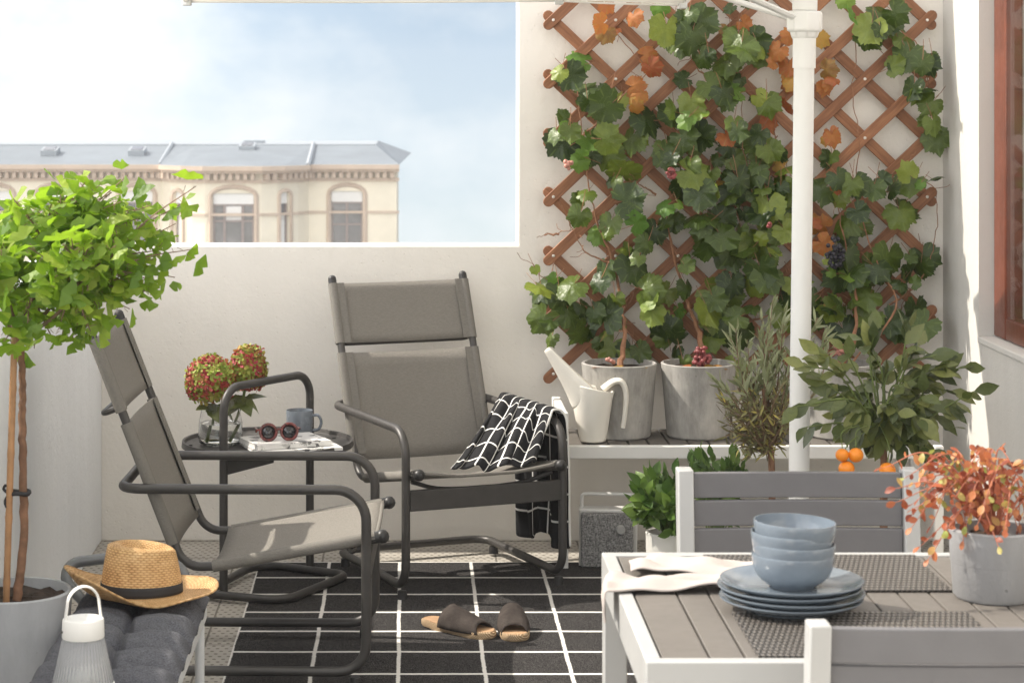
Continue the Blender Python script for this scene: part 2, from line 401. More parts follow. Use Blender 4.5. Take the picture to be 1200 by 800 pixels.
G=lambda *s:[(p,c) for p,c in s]
M['vine']=leafmat('vine_leaf',G((0,(.022,.045,.007)),(.4,(.056,.094,.011)),(.75,(.11,.158,.018)),(1,(.20,.25,.03))),.34,.25,vein=8)
M['vine_young']=leafmat('vine_young_leaf',G((0,(.09,.20,.025)),(.6,(.17,.28,.035)),(1,(.30,.34,.05))),.42,.35,vein=8)
M['vine_autumn']=leafmat('vine_autumn_leaf',G((0,(.34,.085,.03)),(.4,(.45,.17,.035)),(.75,(.46,.27,.045)),(1,(.24,.12,.04))),.5,.3,vein=8)
M['ginkgo']=leafmat('ginkgo_leaf',G((0,(.075,.145,.014)),(.5,(.165,.265,.020)),(1,(.34,.42,.05))),.45,.45,tc=C4((.34,.56,.03)))
M['olive']=leafmat('olive_leaf',G((0,(.17,.19,.09)),(.5,(.29,.32,.165)),(1,(.44,.47,.30))),.5,.25)
M['bush']=leafmat('bush_leaf',G((0,(.12,.075,.045)),(.45,(.16,.155,.065)),(.8,(.26,.25,.10)),(1,(.52,.43,.10))),.5,.2)
M['citrus']=leafmat('citrus_leaf',G((0,(.045,.066,.018)),(.5,(.095,.120,.030)),(.85,(.165,.185,.055)),(1,(.25,.27,.08))),.36,.2)
M['basil']=leafmat('basil_leaf',G((0,(.045,.095,.018)),(.5,(.085,.165,.028)),(1,(.16,.25,.05))),.4,.3)
M['redleaf']=leafmat('red_leaf',G((0,(.18,.035,.02)),(.4,(.40,.105,.04)),(.7,(.52,.20,.075)),(.88,(.46,.31,.09)),(1,(.30,.34,.08))),.45,.35)
M['floret']=leafmat('hydrangea_petal',G((0,(.36,.035,.05)),(.32,(.46,.10,.06)),(.5,(.36,.32,.06)),(1,(.30,.42,.07))),.6,.25)

# ------------------------------------------------------------------ leaf shapes
def fan(outline,hub,zf,uvf=None):
    vs=[(hub[0],hub[1],zf(hub[0],hub[1]))]+[(x,y,zf(x,y)) for x,y in outline]
    n=len(outline); fs=[(0,1+i,1+(i+1)%n) for i in range(n)]
    return (vs,fs,[uvf(*v) if uvf else (v[0],v[1]) for v in vs])
def grape_T(seed):
    r=random.Random(seed); half=[(90,.70),(84,.61),(80,.63),(74,.56),(70,.58),(63,.515),(57,.56),(51,.55),(46,.60),(40,.645),(34,.575),(29,.59),(22,.53),(16,.55),(8,.50),(1,.55),(-6,.53),(-14,.58),(-22,.53),(-29,.56),(-37,.50),(-46,.54),(-56,.48),(-67,.45),(-79,.25)]
    pts=[]
    for a,q in half: q*=r.uniform(.93,1.07); pts.append((q*math.cos(rad(a)),.30+q*math.sin(rad(a))))
    left=[]
    for a,q in half[1:]: q*=r.uniform(.93,1.07); left.append((-q*math.cos(rad(a)),.30+q*math.sin(rad(a))))
    out=pts+[(0,.20)]+left[::-1]
    ph=r.uniform(0,6); cup=r.uniform(-.7,.5)
    def zf(x,y):
        rr=math.hypot(x,y-.3); a=math.atan2(y-.3,x)
        return cup*rr*rr+.030*math.sin(5*a+ph)*rr*1.6-.14*abs(x)+.03*math.sin(9*y+ph)
    vs=[(0,.30,0)]; uv=[(0,0)]; n=len(out)
    for k in (.55,1.0):
        for x,y in out:
            X,Y2=x*k,.3+(y-.3)*k; vs.append((X,Y2,zf(X,Y2)))
            a=math.atan2(y-.3,x); uv.append((1.0,(a/(2*math.pi)+.25+.0625)%1.0))
    fs=[(0,1+i,1+(i+1)%n) for i in range(n)]+[(1+i,1+n+i,1+n+(i+1)%n,1+(i+1)%n) for i in range(n)]
    return (vs,fs,uv)
GRAPE=[grape_T(k) for k in range(6)]
def simple_T(prof,fold=.25,droop=.15):
    # prof: (y, halfwidth)
    vs=[];fs=[]
    for y,w in prof:
        z=-droop*y*y
        vs+=[(-w,y,z+fold*w),(0,y,z),(w,y,z+fold*w)]
    for i in range(len(prof)-1):
        a=3*i; fs+=[(a,a+1,a+4,a+3),(a+1,a+2,a+5,a+4)]
    return (vs,fs,[(v[0],v[1]) for v in vs])
OVAL=[simple_T([(0,.01),(.10,.10),(.3,.235),(.55,.25),(.78,.15),(.92,.05),(1,.005)],.22,d) for d in (.05,.3,-.1)]
LANCE=[simple_T([(0,.01),(.25,.075),(.55,.085),(.8,.05),(1,.004)],.2,d) for d in (.05,.25,-.15)]
ROUND=[simple_T([(0,.02),(.2,.2),(.5,.34),(.8,.28),(1,.03)],.25,d) for d in (.1,.4,-.1)]
TOOTH=[simple_T([(0,.02),(.12,.22),(.18,.2),(.35,.33),(.4,.29),(.58,.30),(.63,.25),(.8,.16),(1,.005)],.3,d) for d in (.15,.45)]
def ginkgo_T(seed):
    r=random.Random(seed); out=[(-.02,.3)]; n=10
    for k in range(n+1):
        a=rad(158-136*k/n); q=.72*r.uniform(.94,1.05)
        if k==n//2: q*=.70
        out.append((q*math.cos(a),.25+q*math.sin(a)*.95))
    out.append((.02,.3)); c=r.uniform(-.5,.5)
    return fan(out,(0,.32),lambda x,y:c*x*x+.05*math.sin(9*x+seed))
GINK=[ginkgo_T(k) for k in range(5)]
def rv(s=1.0,rg=R): return Vector((rg.uniform(-s,s),rg.uniform(-s,s),rg.uniform(-s,s)))
def ell(rg):
    while True:
        p=rv(1,rg)
        if p.length<=1: return p

# ================================================================== SETTING
SUN_AZ, SUN_EL = 11.0, 46.0      # degrees behind the back wall's plane, elevation; light comes from the left
YW=8.085; XL=-1.105; XR=1.914
g=MB().bb((XL-.15,-1.2,-.25),(2.3,YW+.15,0)); tag(build('floor',g,M['deck'],smooth=False),kind='structure')
g=MB(); g.add([(-160,-60,-20),(160,-60,-20),(160,284,-20),(-160,284,-20)],[(0,1,2,3)]); tag(build('ground',g,M['street'],smooth=False),kind='structure')
# back wall with the cut-out
bw=thing('garden_wall','off white rendered back wall with a low cut out carrying the trellis','wall',(.4,YW+.075,0))
g=MB().prism([(XL-.15,0.0),(2.3,0.0),(2.3,2.75),(.389,2.75),(.389,1.060),(XL-.15,1.060)],YW,YW+.15,'y')
build('wall_body',g,M['wall'],bw,bevel=.006,smooth=False)
g=MB().bb((XL-.15,.3,0),(XL,YW-.002,1.060))
tag(build('parapet_wall',g,M['parapet'],loc=(XL-.075,4,0),bevel=.006,smooth=False),'low white rendered parapet along the terrace side behind the young tree','wall')
# house wall with window
hw=thing('house_wall','white rendered house wall with a red brown timber window','wall',(XR+.1,4.5,0))
YJ=7.576; Y2=5.2; ZS=.783; ZT=2.35; XO=XR+.22
g=MB(); g.bb((XR,YJ,0),(XO,YW-.002,2.75)); g.bb((XR,.3,0),(XO,Y2,2.75)); g.bb((XR,Y2,0),(XO,YJ,ZS)); g.bb((XR,Y2,ZT),(XO,YJ,2.75))
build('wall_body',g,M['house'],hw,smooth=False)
wf=MB(); X0,X1=XR+.05,XR+.11; b=.062
wf.bb((X0,YJ-.145,ZS+.012),(X1,YJ-.002,ZT-.002)); wf.bb((X0,Y2+.002,ZS+.012),(X1,Y2+.10,ZT-.002))
wf.bb((X0+.001,Y2+.10,ZS+.012),(X1-.001,YJ-.145,ZS+.085)); wf.bb((X0+.001,Y2+.10,ZT-.09),(X1-.001,YJ-.145,ZT-.004))
w=build('window',wf,M['redwood'],hw,bevel=.006)
g=MB().bb((X0+.005,Y2+.10,ZS+.085),(X0+.010,YJ-.145,ZT-.09)); build('pane',g,M['pane'],w,smooth=False)
g=MB().add([(XR-.012,Y2+.002,ZS+.004),(XR-.012,YJ-.002,ZS+.004),(X0+.02,YJ-.002,ZS+.013),(X0+.02,Y2+.002,ZS+.013)],[(0,1,2,3)])
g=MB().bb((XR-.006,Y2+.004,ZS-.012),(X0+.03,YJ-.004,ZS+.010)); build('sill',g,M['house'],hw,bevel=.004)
g=MB().grid(lambda u,v:(X1+.05+.02*math.sin(u*60)+.006*math.sin(u*141),Y2+.05+u*(YJ-Y2-.1),ZS+.02+v*(ZT-ZS-.05)),160,2); build('curtain',g,M['floorlight'],hw)
g=MB().bb((XO-.02,Y2-.2,.3),(XO+.02,YJ-.0,ZT+.1)); 
# ------------------------------------------------------------------ town house across the street
YB=90.0; mp=YB/F
def bx(px): return (px-CX)*mp
def bz(py,Y=YB): return CH-(py-CY)*Y/F
twn=thing('town_house','long cream stone town house with slate roof and a bowed bay','building',(bx(272),YB,-20))
xa,xb=bx(-420),bx(465)
bow=[(bx(190),YB),(bx(203),YB-.75),(bx(228),YB-1.5),(bx(245),YB-1.75),(bx(310),YB-1.75),(bx(327),YB-1.5),(bx(350),YB-.75),(bx(362),YB)]
front=[(xa,YB)]+bow+[(xb,YB)]
def ext_wall(mb,P,z0,z1,holes):
    # strip of facade along polyline P with rectangular holes {segment:[(s0,s1,za,zb)]} in metres along the segment
    for i in range(len(P)-1):
        a=Vector((*P[i],0)); b=Vector((*P[i+1],0)); L=(b-a).length; d=(b-a)/L; nin=Vector((-d.y,d.x,0))
        hs=holes.get(i,[]); xs=sorted({0,L,*[h[0] for h in hs],*[h[1] for h in hs]}); zs=sorted({z0,z1,*[h[2] for h in hs],*[h[3] for h in hs]})
        P3=lambda s,z,o=0:(a+d*s+nin*o)+Vector((0,0,z))
        for j in range(len(xs)-1):
            for k in range(len(zs)-1):
                mx,mz=(xs[j]+xs[j+1])/2,(zs[k]+zs[k+1])/2
                if any(h[0]<mx<h[1] and h[2]<mz<h[3] for h in hs): continue
                mb.add([P3(xs[j],zs[k]),P3(xs[j+1],zs[k]),P3(xs[j+1],zs[k+1]),P3(xs[j],zs[k+1])],[(0,1,2,3)])
        for h in hs:
            s0,s1,za,zb=h; o=.28
            c=[(s0,za),(s1,za),(s1,zb),(s0,zb)]
            for q in range(4):
                p,r_=c[q],c[(q+1)%4]; mb.add([P3(*p),P3(*r_),P3(*r_,o),P3(*p,o)],[(3,2,1,0)])
zt=bz(203); zE=bz(197)
wins=[]   # (segment, s0, s1)
L0=bow[0][0]-xa
for c in (407+0,):pass
holes={}
def add_win(seg,s0,s1,ztop,zbot,n=4):
    for k in range(n):
        holes.setdefault(seg,[]).append((s0,s1,zbot-k*3.9,ztop-k*3.9)); wins.append((seg,s0,s1,zbot-k*3.9,ztop-k*3.9))
ztop=bz(224); zbot=bz(293)
for pxc in (160,64,-5,-75,-160,-240,-330): add_win(0,bx(pxc-19)-xa,bx(pxc+19)-xa,ztop,zbot,4)
add_win(2,.18,.62,ztop,zbot,4); add_win(4,.30,bx(310)-bx(245)-.30,ztop,zbot,4); add_win(6,.18,.62,ztop,zbot,4)
add_win(8,bx(388)-bx(362),bx(425)-bx(362),ztop,zbot,4)
g=MB(); ext_wall(g,front,-20,zE,holes); g.bb((xb-.001,YB+.002,-20),(xb,YB+14,zE)); 
build('wall',g,M['stone'],twn,smooth=False)
def segframe(seg):
    a=Vector((*front[seg],0)); b=Vector((*front[seg+1],0)); d=(b-a).normalized(); return a,d,Vector((-d.y,d.x,0))
for (seg,s0,s1,za,zb) in wins:

    a,d,n=segframe(seg); P=lambda s,z,o: a+d*s+n*o+Vector((0,0,z))
    rot=Matrix(((d.x,n.x,0),(d.y,n.y,0),(0,0,1)))
    mbf=MB(); ww=s1-s0; hh=zb-za; t=.075
    def bar(x0,x1,z0,z1,o0=.12,o1=.20): mbf.box(P((x0+x1)/2,(z0+z1)/2,(o0+o1)/2),(x1-x0,o1-o0,z1-z0),rot)
    bar(s0,s0+t,za,zb); bar(s1-t,s1,za,zb); bar(s0+t,s1-t,zb-t,zb); bar(s0+t,s1-t,za,za+t)
    top=zb-.34*hh*.55
    if ww>.9:
        bar(s0+t,s1-t,top-.05,top+.05,.10,.19)
        if ww>1.6:
            for q in (.28,.72): bar(s0+ww*q-.05,s0+ww*q+.05,za+t,top-.05,.11,.19)
            bar(s0+t,s1-t,za+hh*.52,za+hh*.52+.07,.115,.185)
        else:
            bar(s0+ww/2-.045,s0+ww/2+.045,za+t,top-.05,.11,.19); bar(s0+t,s1-t,za+hh*.42,za+hh*.42+.07,.115,.185)
    wo=build('window',mbf,M['winframe'],twn,smooth=False)
    pg=MB(); pg.add([P(s0,za,.17),P(s1,za,.17),P(s1,zb,.17),P(s0,zb,.17)],[(0,1,2,3)]); build('pane',pg,M['darkglass'],wo,smooth=False)
    bl=MB(); bl.box(P((s0+s1)/2,(top+zb)/2,.11),(ww-.04,.05,zb-top-.02),rot)
    if ww>1.6: bl.box(P((s0+s1)/2,za+hh*.66,.15),(ww*.42,.02,hh*.24),rot)
    if ww<.6: bl.box(P((s0+s1)/2,za+hh*.4,.15),(ww-.2,.02,hh*.5),rot)
    build('blind',bl,M['winwhite'],wo,smooth=False)
    # arched stone surround
    sg=MB(); pts=[P(s0-.10,za,-.03),P(s0-.10,zb-.25,-.03)]
    for k in range(9):
        an=math.pi*(1-k/8); pts.append(P((s0+s1)/2+(ww/2+.10)*math.cos(an),zb-.12+.38*math.sin(an)*(1 if ww>.9 else .6),-.03))
    pts+= [P(s1+.10,zb-.25,-.03),P(s1+.10,za,-.03)]
    sg.tube(pts,.09,4,sx=1.0,sy=.8); build('surround',sg,M['trimstone'],wo,smooth=False)
def offset(P,o):
    out=[]
    for i,p in enumerate(P):
        a=Vector(P[max(0,i-1)]); b=Vector(P[min(len(P)-1,i+1)]); d=(b-a).normalized(); out.append((p[0]+d.y*o,p[1]-d.x*o))
    return out
def band(mb,P,o0,o1,z0,z1):
    A=offset(P,o0); B=offset(P,o1); n=len(P)
    vs=[(*p,z0) for p in B]+[(*p,z1) for p in B]+[(*p,z1) for p in A]+[(*p,z0) for p in A]
    fs=[]
    for i in range(n-1):
        for k in range(4): fs.append((k*n+i,k*n+i+1,((k+1)%4)*n+i+1,((k+1)%4)*n+i))
    fs+=[(0,n,2*n,3*n),(4*n-1,3*n-1,2*n-1,n-1)]
    mb.add(vs,fs)
fr2=front[:-1]+[(xb+.1,YB)]
g=MB(); band(g,fr2,-.1,.62,zE-.02,zE+.16); band(g,fr2,-.1,.42,zE-.14,zE-.022); band(g,fr2,-.1,.10,zE-.52,zE-.40)
band(g,fr2,-.1,.06,bz(250),bz(250)+.10)
for k in range(1,4): band(g,fr2,-.1,.15,zE-.5-3.9*k,zE-.2-3.9*k)
build('cornice',g,M['trimstone'],twn,smooth=False)
for run in (range(0,1),range(1,len(front)-2),range(len(front)-2,len(front)-1)):
    g=MB()
    for i in run:
        a,d,n=segframe(i); L=(Vector((*front[i+1],0))-a).length; rot=Matrix(((d.x,n.x,0),(d.y,n.y,0),(0,0,1)))
        k=.14
        while k<L-.05:
            g.box(a+d*k-n*.17+Vector((0,0,zE-.27)),(.15,.34,.22),rot); k+=.29
    build('dentil_row',g,M['trimstone'],twn,smooth=False)
# roof: sloping slate up to a flat zinc top
ze=zE+.16; ztp=bz(170,94.0)
ro=offset(fr2,.55); g=MB()
inner=[(p[0],YB+4.0) if (j in(0,)) else (min(p[0],xb-.9),YB+4.0) for j,p in enumerate(ro)]
for j in range(len(ro)-1):
    p,q,r_,s_=ro[j],ro[j+1],inner[j+1],inner[j]
    g.add([(*p,ze),(*q,ze),(*r_,ztp),(*s_,ztp)],[(0,1,2,3)])
g.add([(*ro[-1],ze),(xb+.6,YB+14,ze),(xb-.9,YB+11,ztp),(*inner[-1],ztp)],[(0,1,2,3)])
rf=build('roof',g,M['slate'],twn,smooth=False)
g=MB().add([(xa,YB+4.0,ztp),(xb-.9,YB+4.0,ztp),(xb-.9,YB+11,ztp),(xa,YB+11,ztp)],[(0,1,2,3)])
for j in (2,7): g.tube([Vector((*ro[j-1 if j==2 else j+0],ze+.02)),Vector((*inner[j-1 if j==2 else j],ztp+.05))],.09,5)
g.tube([Vector((xa,YB+4,ztp)),Vector((xb-.9,YB+4,ztp))],.07,5)
build('flashing',g,M['zinc'],twn,smooth=False)
for (px,py) in ((59,181),(161,181),(290,174)):
    t=(bz(py)-ze)/(ztp-ze); t=.55 if py>175 else .78
    y=YB-.55+t*4.4; z=ze+t*(ztp-ze); x=(px-CX)*y/F
    sl=(ztp-ze)/4.5; rot=Matrix.Rotation(math.atan(sl),3,'X')
    s_=build('skylight',MB().box((x,y,z+.10),(.66,1.0,.22),rot),M['zinc'],rf,smooth=False)
    build('glazing',MB().box((x,y-.03,z+.215),(.46,.78,.03),rot),M['darkglass'],rf,smooth=False)
g=MB().bb((bx(290)-.5,YB+5,ztp),(bx(290)+.35,YB+5.6,ztp+.16)); build('roof_hatch',g,M['zinc'],twn,smooth=False)

# ================================================================== RUG
g=MB().bb((-.513,3.9,.001),(1.655,7.70,.008))
rg=build('rug',g,M['rug'],loc=(-.513+.2405*0+.0,7.70,0),smooth=False); tag(rg,'black flat woven rug with a thin white grid on the terrace floor','rug')
bpy.data.objects['rug']['label']='black flat woven rug with a thin white grid on the terrace floor'

# ================================================================== LOUNGE CHAIRS
def lounge_chair():
    t=thing('lounge_chair','dark tube lounge chair in side view beside the straw hat','lounge chair',(0,0,0),0,'lounge chairs with grey mesh fabric')
    bd=lambda n,g,m,p=t,**k: build(n,g,m,p,world=False,**k)
    h=.275; z0=.040; za=.533
    pts=fillet([(-.62,-h,z0),(0,-h,z0),(0,-h,za),(-.67,-h,za),(-.67,h,za),(0,h,za),(0,h,z0),(-.62,h,z0)],[.06,.075,.085,.06,.06,.085,.075,.06],9,True)
    bd('frame',MB().tube(pts,.0138,12,True),M['dark_metal'])
    bd('crossbar',MB().box((.002,0,.315),(.018,2*h-.022,.066)),M['dark_metal'],bevel=.003)
    rails=[(.035,.40),(-.40,.318),(-.50,.315),(-.755,.952)]
    B0=Vector((-.523,0,.36)); B1=Vector((-.755,0,.952)); d=(B1-B0)
    w=.247
    for s in (-1,1):
        p=fillet([(x,s*w,z) for x,z in rails],[0,.0,.07,0],8); bd('rail',MB().tube(p,.0125,10),M['dark_metal'])
        g=MB(); g.ball((-.756,s*w,.953),.0145,10,6); g.tube([(-.756,s*w,.952),(-.750,s*w,.936)],.0145,10); bd('end_cap',g,M['cap'])
        g=MB(); g.ball((.043,s*w,.4015),.019,10,6); g.tube([(.0,s*w,.394),(.045,s*w,.402)],.0165,10); bd('end_cap',g,M['cap'])
        bd('foot',MB().tube([(-.03,s*h,.026),(-.03,s*h,.0)],[.014,.017],10),M['cap'])
        bd('foot',MB().tube([(-.55,s*h,.026),(-.55,s*h,.0)],[.014,.017],10),M['cap'])
        bd('bracket',MB().tube([(-.575,s*(w+.004),.52),(-.60,s*(h-.004),.531)],.008,8),M['cap'])
    nrm=Vector((-d.z,0,d.x)).normalized()   # towards the back
    def sleeve_pair(k0,k1,par):
        for s in (-1,1):
            g=MB(); g.tube([B0+d*k0+Vector((0,s*w,0)),B0+d*((k0+k1)/2)+Vector((0,s*w,0)),B0+d*k1+Vector((0,s*w,0))],.0165,12,sx=1.0,sy=1.05)
            g.box(B0+d*((k0+k1)/2)+Vector((0,s*(w-.020),0))-nrm*.0105,(.002,.034,(d.length)*(k1-k0)),Matrix.Rotation(-math.atan2(-d.x,d.z),3,'Y'))
            bd('sleeve',g,M['sleeve'],par)
    def panel(k0,k1,sag):
        g=MB(); n=18
        def fn(u,v):
            y=(u*2-1)*w; p=B0+d*(k0+(k1-k0)*v); return p+Vector((0,y,0))+nrm*(sag*(1-(2*u-1)**2)*(1-.3*(2*v-1)**2))-nrm*.006+Vector((0,0,.004*math.cos(2*math.pi*v)*0))
        g.grid(fn,n,8); return g
    hr=bd('headrest',panel(.64,.975,.012),M['mesh'],solid=.0022); sleeve_pair(.64,.975,hr)
    br=bd('backrest',panel(.0,.585,.020),M['mesh'],solid=.0022); sleeve_pair(.03,.585,br)
    S0=Vector((-.43,0,.316)); S1=Vector((.028,0,.4)); ds=S1-S0
    def sf(u,v):
        y=(u*2-1)*w; p=S0+ds*v; return p+Vector((0,y,.012-.030*(1-(2*u-1)**2)))
    st=bd('seat',MB().grid(sf,18,12),M['mesh'],solid=.0022)
    g=MB()
    for s in (-1,1): g.tube([S0+ds*.02+Vector((0,s*w,0)),S0+ds*.5+Vector((0,s*w,0)),S0+ds*.99+Vector((0,s*w,0))],.0165,12)
    g.tube([S1+Vector((-.004,-w,.004)),S1+Vector((-.004,-w*.4,-.013)),S1+Vector((-.004,w*.4,-.013)),S1+Vector((-.004,w,.004))],.006,8)
    bd('seam',g,M['sleeve'],st)
    bd('stretcher',MB().tube(spline([(-.02,-w,.37),(-.05,-.12,.335),(-.05,.12,.335),(-.02,w,.37)],6),.007,8),M['dark_metal'])
    k=.66; q=B0+d*k
    bd('back_tube',MB().tube(fillet([q+Vector((0,-w,0)),q+nrm*.05+Vector((0,-w,0)),q+nrm*.05+Vector((0,w,0)),q+Vector((0,w,0))],.03,5),.009,8),M['dark_metal'])
    return t
lc=lounge_chair(); lc.location=(-.110,6.39,.008); lc.rotation_euler=(0,0,rad(-1.6))
lc2=copy_tree(lc); lc2.location=(.243,7.225,.008); lc2.rotation_euler=(0,0,rad(-68)); lc2['label']='dark tube lounge chair facing forward with a checked throw over its arm'

# throw on the second chair (world coordinates through the chair's matrix)
Mx=Matrix.Translation(lc2.location)@Matrix.Rotation(rad(-68),4,'Z')
prof=spline([(-.06,.408),(.02,.395),(.10,.425),(.19,.505),(.250,.560),(.283,.563),(.302,.535),(.306,.40),(.307,.25),(.308,.10)],10)if False else None
P2=[Vector((a,0,b)) for a,b in [(-.075,.402),(.0,.418),(.09,.455),(.175,.525),(.245,.566),(.280,.566),(.303,.535),(.308,.42),(.309,.28),(.310,.115)]]
S=spline(P2,10); acc=[0]
for a,b in zip(S,S[1:]): acc.append(acc[-1]+(b-a).length)
UA=.48
def throw_pt(u,v):
    fold=.013*math.sin(v*26+u*5)+.008*math.sin(v*43+2)
    A=Vector((-.045-.42*v,.258,.560))
    if u<UA:
        t=1-u/UA                              # 0 on the arm, 1 at the end lying on the seat
        E=Vector((-.012-.03*v,.175-.285*v,(.392+.006*math.sin(v*9))))
        xx=A.x+(E.x-A.x)*t**1.15; y=A.y+(E.y-A.y)*(t**1.1); z=E.z+(A.z-E.z)*(1-t)**1.45
        pl=.014*math.sin(v*21+u*4)+.008*math.sin(v*37-u*6)
        z+=pl*(.35+.65*math.sin(math.pi*min(1,t*1.25))) ; xx+=.5*pl; z+=.030*math.sin(math.pi*t)*(.4+.6*math.sin(math.pi*v))+.011*math.sin(v*17+t*2)*min(1,t*3)*(1-.6*t)+.004*t*math.sin(v*31)
        return Mx@Vector((xx,y+.006*math.sin(v*21),z+.006))
    t=(u-UA)/(1-UA)
    a=min(1,t/.16)*math.pi*.5; 
    if t<.16: y=.258+.050*math.sin(a); z=.560+.008*math.sin(2*a)-.045*(1-math.cos(a))
    else: q=(t-.16)/.84; y=.308+.010*q; z=.515-(.405+.022*math.sin(v*9)+.02*v)*q
    k=min(1,t*1.6)
    return Mx@Vector((A.x-.02*t*math.sin(v*6),y+k*(.014+fold),z+.006))
g=MB(); n1,n2=80,64
g.grid(throw_pt,n1,n2,lambda u,v:(u*.92,v*.42+.03))
tag(build('throw_blanket',g,M['throw'],loc=Mx@Vector((-.2,.27,.56)),solid=.009,sub=1),'black throw with white grid lines draped over the chair arm','blanket')

# ================================================================== SIDE TABLE
TC=Vector((-.463,7.36,0)); TZ=.473
st=thing('side_table','round dark metal tray table with a looped handle between the lounge chairs','side table',TC)
g=MB().lathe([(.001,TZ-.004),(.268,TZ-.004),(.272,TZ+.006),(.279,TZ+.007),(.281,TZ-.012),(.275,TZ-.016),(.001,TZ-.016)],64,(TC.x,TC.y,0)); build('tray_top',g,M['dark_metal'],st)
A=Vector((-.592,7.17,0)); B=Vector((-.334,7.546,0))
def zz(p,z): return Vector((p.x,p.y,z))
g=MB().tube(fillet([zz(A,.02),zz(A,.672),zz(B,.672),zz(B,.02)],.075,9),.0135,12); build('handle_frame',g,M['dark_metal'],st)
loop=[FL(408,681),FL(333,712),FL(238,703),FL(302,667)]
g=MB().tube(fillet([Vector((p.x,p.y,.022)) for p in loop],[.05,.09,.06,.09],8,True),.0135,12,True); build('base_loop',g,M['dark_metal'],st)
g=MB().add([zz(A,TZ-.075)+Vector((.013,0,0)),zz(A,TZ-.017)+Vector((.013,0,0)),Vector((-.43,7.13,TZ-.017)),Vector((-.43,7.13,TZ-.03))],[(0,1,2,3)]); build('bracket',g,M['dark_metal'],st,solid=.006,smooth=False)
g=MB()
for p in ((-.71,7.30),(-.60,7.55),(-.25,7.45)): g.lathe([(.0001,.004),(.006,.003),(.007,0)],10,(p[0],p[1],TZ-.0035))
build('rivet',g,M['cap'],st)
TT=TZ-.003
# vase and hydrangeas
VC=Vector((-.615,7.33,TT))
g=MB().lathe([(.001,.0),(.060,.0),(.070,.008),(.073,.03),(.071,.07),(.062,.12),(.054,.15),(.0525,.15),(.060,.12),(.0685,.07),(.0705,.03),(.067,.012),(.058,.006),(.001,.006)],40,VC)
vz=build('vase',g,M['glass'],loc=VC); tag(vz,'clear glass vase half filled with water on the round tray table','vase')
g=MB().lathe([(.001,.0065),(.057,.0065),(.0668,.0125),(.0702,.03),(.0682,.0695),(.001,.0695)],40,VC); build('water',g,M['water'],vz,world=True)
def hydrangea(name,label,base,head,rx,rz,n,seed):
    rg=random.Random(seed); t=thing(name,label,'flower',base,0,'hydrangea stems in the vase')
    P=spline([base,base.lerp(head,.45)+Vector((.012,-.01,.0)),head-Vector((0,0,rz*.2))],8)
    build('stem',MB().tube(P,.0045,8),M['greenstem'],t)
    fl=MB(); gm=random.Random(seed+5)
    for k in range(n):
        a=math.acos(1-2*(k+.5)/n); ph=k*2.39996; d=Vector((math.sin(a)*math.cos(ph),math.sin(a)*math.sin(ph),math.cos(a)))
        if d.z<-.75: continue
        q=rg.uniform(.86,1.06); c=head+Vector((d.x*rx*q,d.y*rx*q,d.z*rz*q)); nn=(d+rv(.35,rg)).normalized(); tt=nn.orthogonal().normalized()
        tt=Matrix.Rotation(rg.uniform(0,6),3,nn)@tt; sz=rg.uniform(.013,.019)
        vs=[c]; fs=[]
        for q4 in range(4):
            e=Matrix.Rotation(q4*math.pi/2,3,nn)@tt; f2=nn.cross(e); lift=nn*(sz*rg.uniform(.15,.5)); o=len(vs)
            vs+=[c+e*sz*.35+f2*sz*.42,c+e*sz*.95+f2*sz*.30+lift,c+e*sz*1.05+lift,c+e*sz*.95-f2*sz*.30+lift,c+e*sz*.35-f2*sz*.42]
            fs+=[(0,o+4,o+3,o+2,o+1,o)]
        fs=[tuple(f[:-1]) for f in fs]
        fl.add(vs,fs)
    build('flower_head',fl,M['floret'],t,sharp=0)
    lf=MB()
    for k in range(6):
        p=P[int(len(P)*.62)]+rv(.012,rg); d=Vector((rg.uniform(-1,1),rg.uniform(-1,.4),rg.uniform(-.5,.5))); lf.leaf(rg.choice(TOOTH),p,d,Vector((0,-.4,1))+rv(.4,rg),rg.uniform(.07,.095))
    build('leaves',lf,M['citrus'],t)
hydrangea('hydrangea','round red green hydrangea head leaning left in the vase',VC+Vector((-.035,-.01,.010)),W(247,446,7.32),.078,.078,340,3)
hydrangea('hydrangea','taller green tinged hydrangea head bending right behind the table handle',VC+Vector((.02,.01,.010)),W(291,433,7.38),.056,.078,260,4)
# magazines, sunglasses, mug
for k,(lab,sx,sy,a,z,px,Y,m) in enumerate((('lower magazine of the pair lying open edged on the tray table',.285,.215,18,.010,341,7.26,'paper'),('printed magazine lying on top of the other under the sunglasses',.25,.19,24,.017,333,7.27,'print'))):
    x=(px-CX)*Y/F; zb=TT+(.0 if k==0 else .0105); rot=Matrix.Rotation(rad(a),3,'Z')
    t=thing('magazine',lab,'magazine',(x,Y,zb),0,'magazines on the tray table')
    build('pages',MB().box((x,Y,zb+z/2),(sx-.004,sy-.004,z-.003),rot),M['paper'],t,smooth=False)
    c=MB(); c.box((x,Y,zb+z-.0008),(sx,sy,.0014),rot); c.box((x,Y,zb+.0009),(sx,sy,.0014),rot); c.box(Vector((x,Y,zb+z/2))+rot@Vector((0,-sy/2-.0005,0)),(sx,.0014,z-.002),rot); build('cover',c,M['print'],t,smooth=False)
mz=TT+.0105+.017
sgc=W(327,512,7.22); sg=thing('sunglasses','round tortoiseshell sunglasses lying on the magazines','sunglasses',(sgc.x,sgc.y,mz))
ax=Vector((.97,.24,0)).normalized(); fw=Vector((.24,-.97,0)).normalized()
rim=MB(); le=MB()
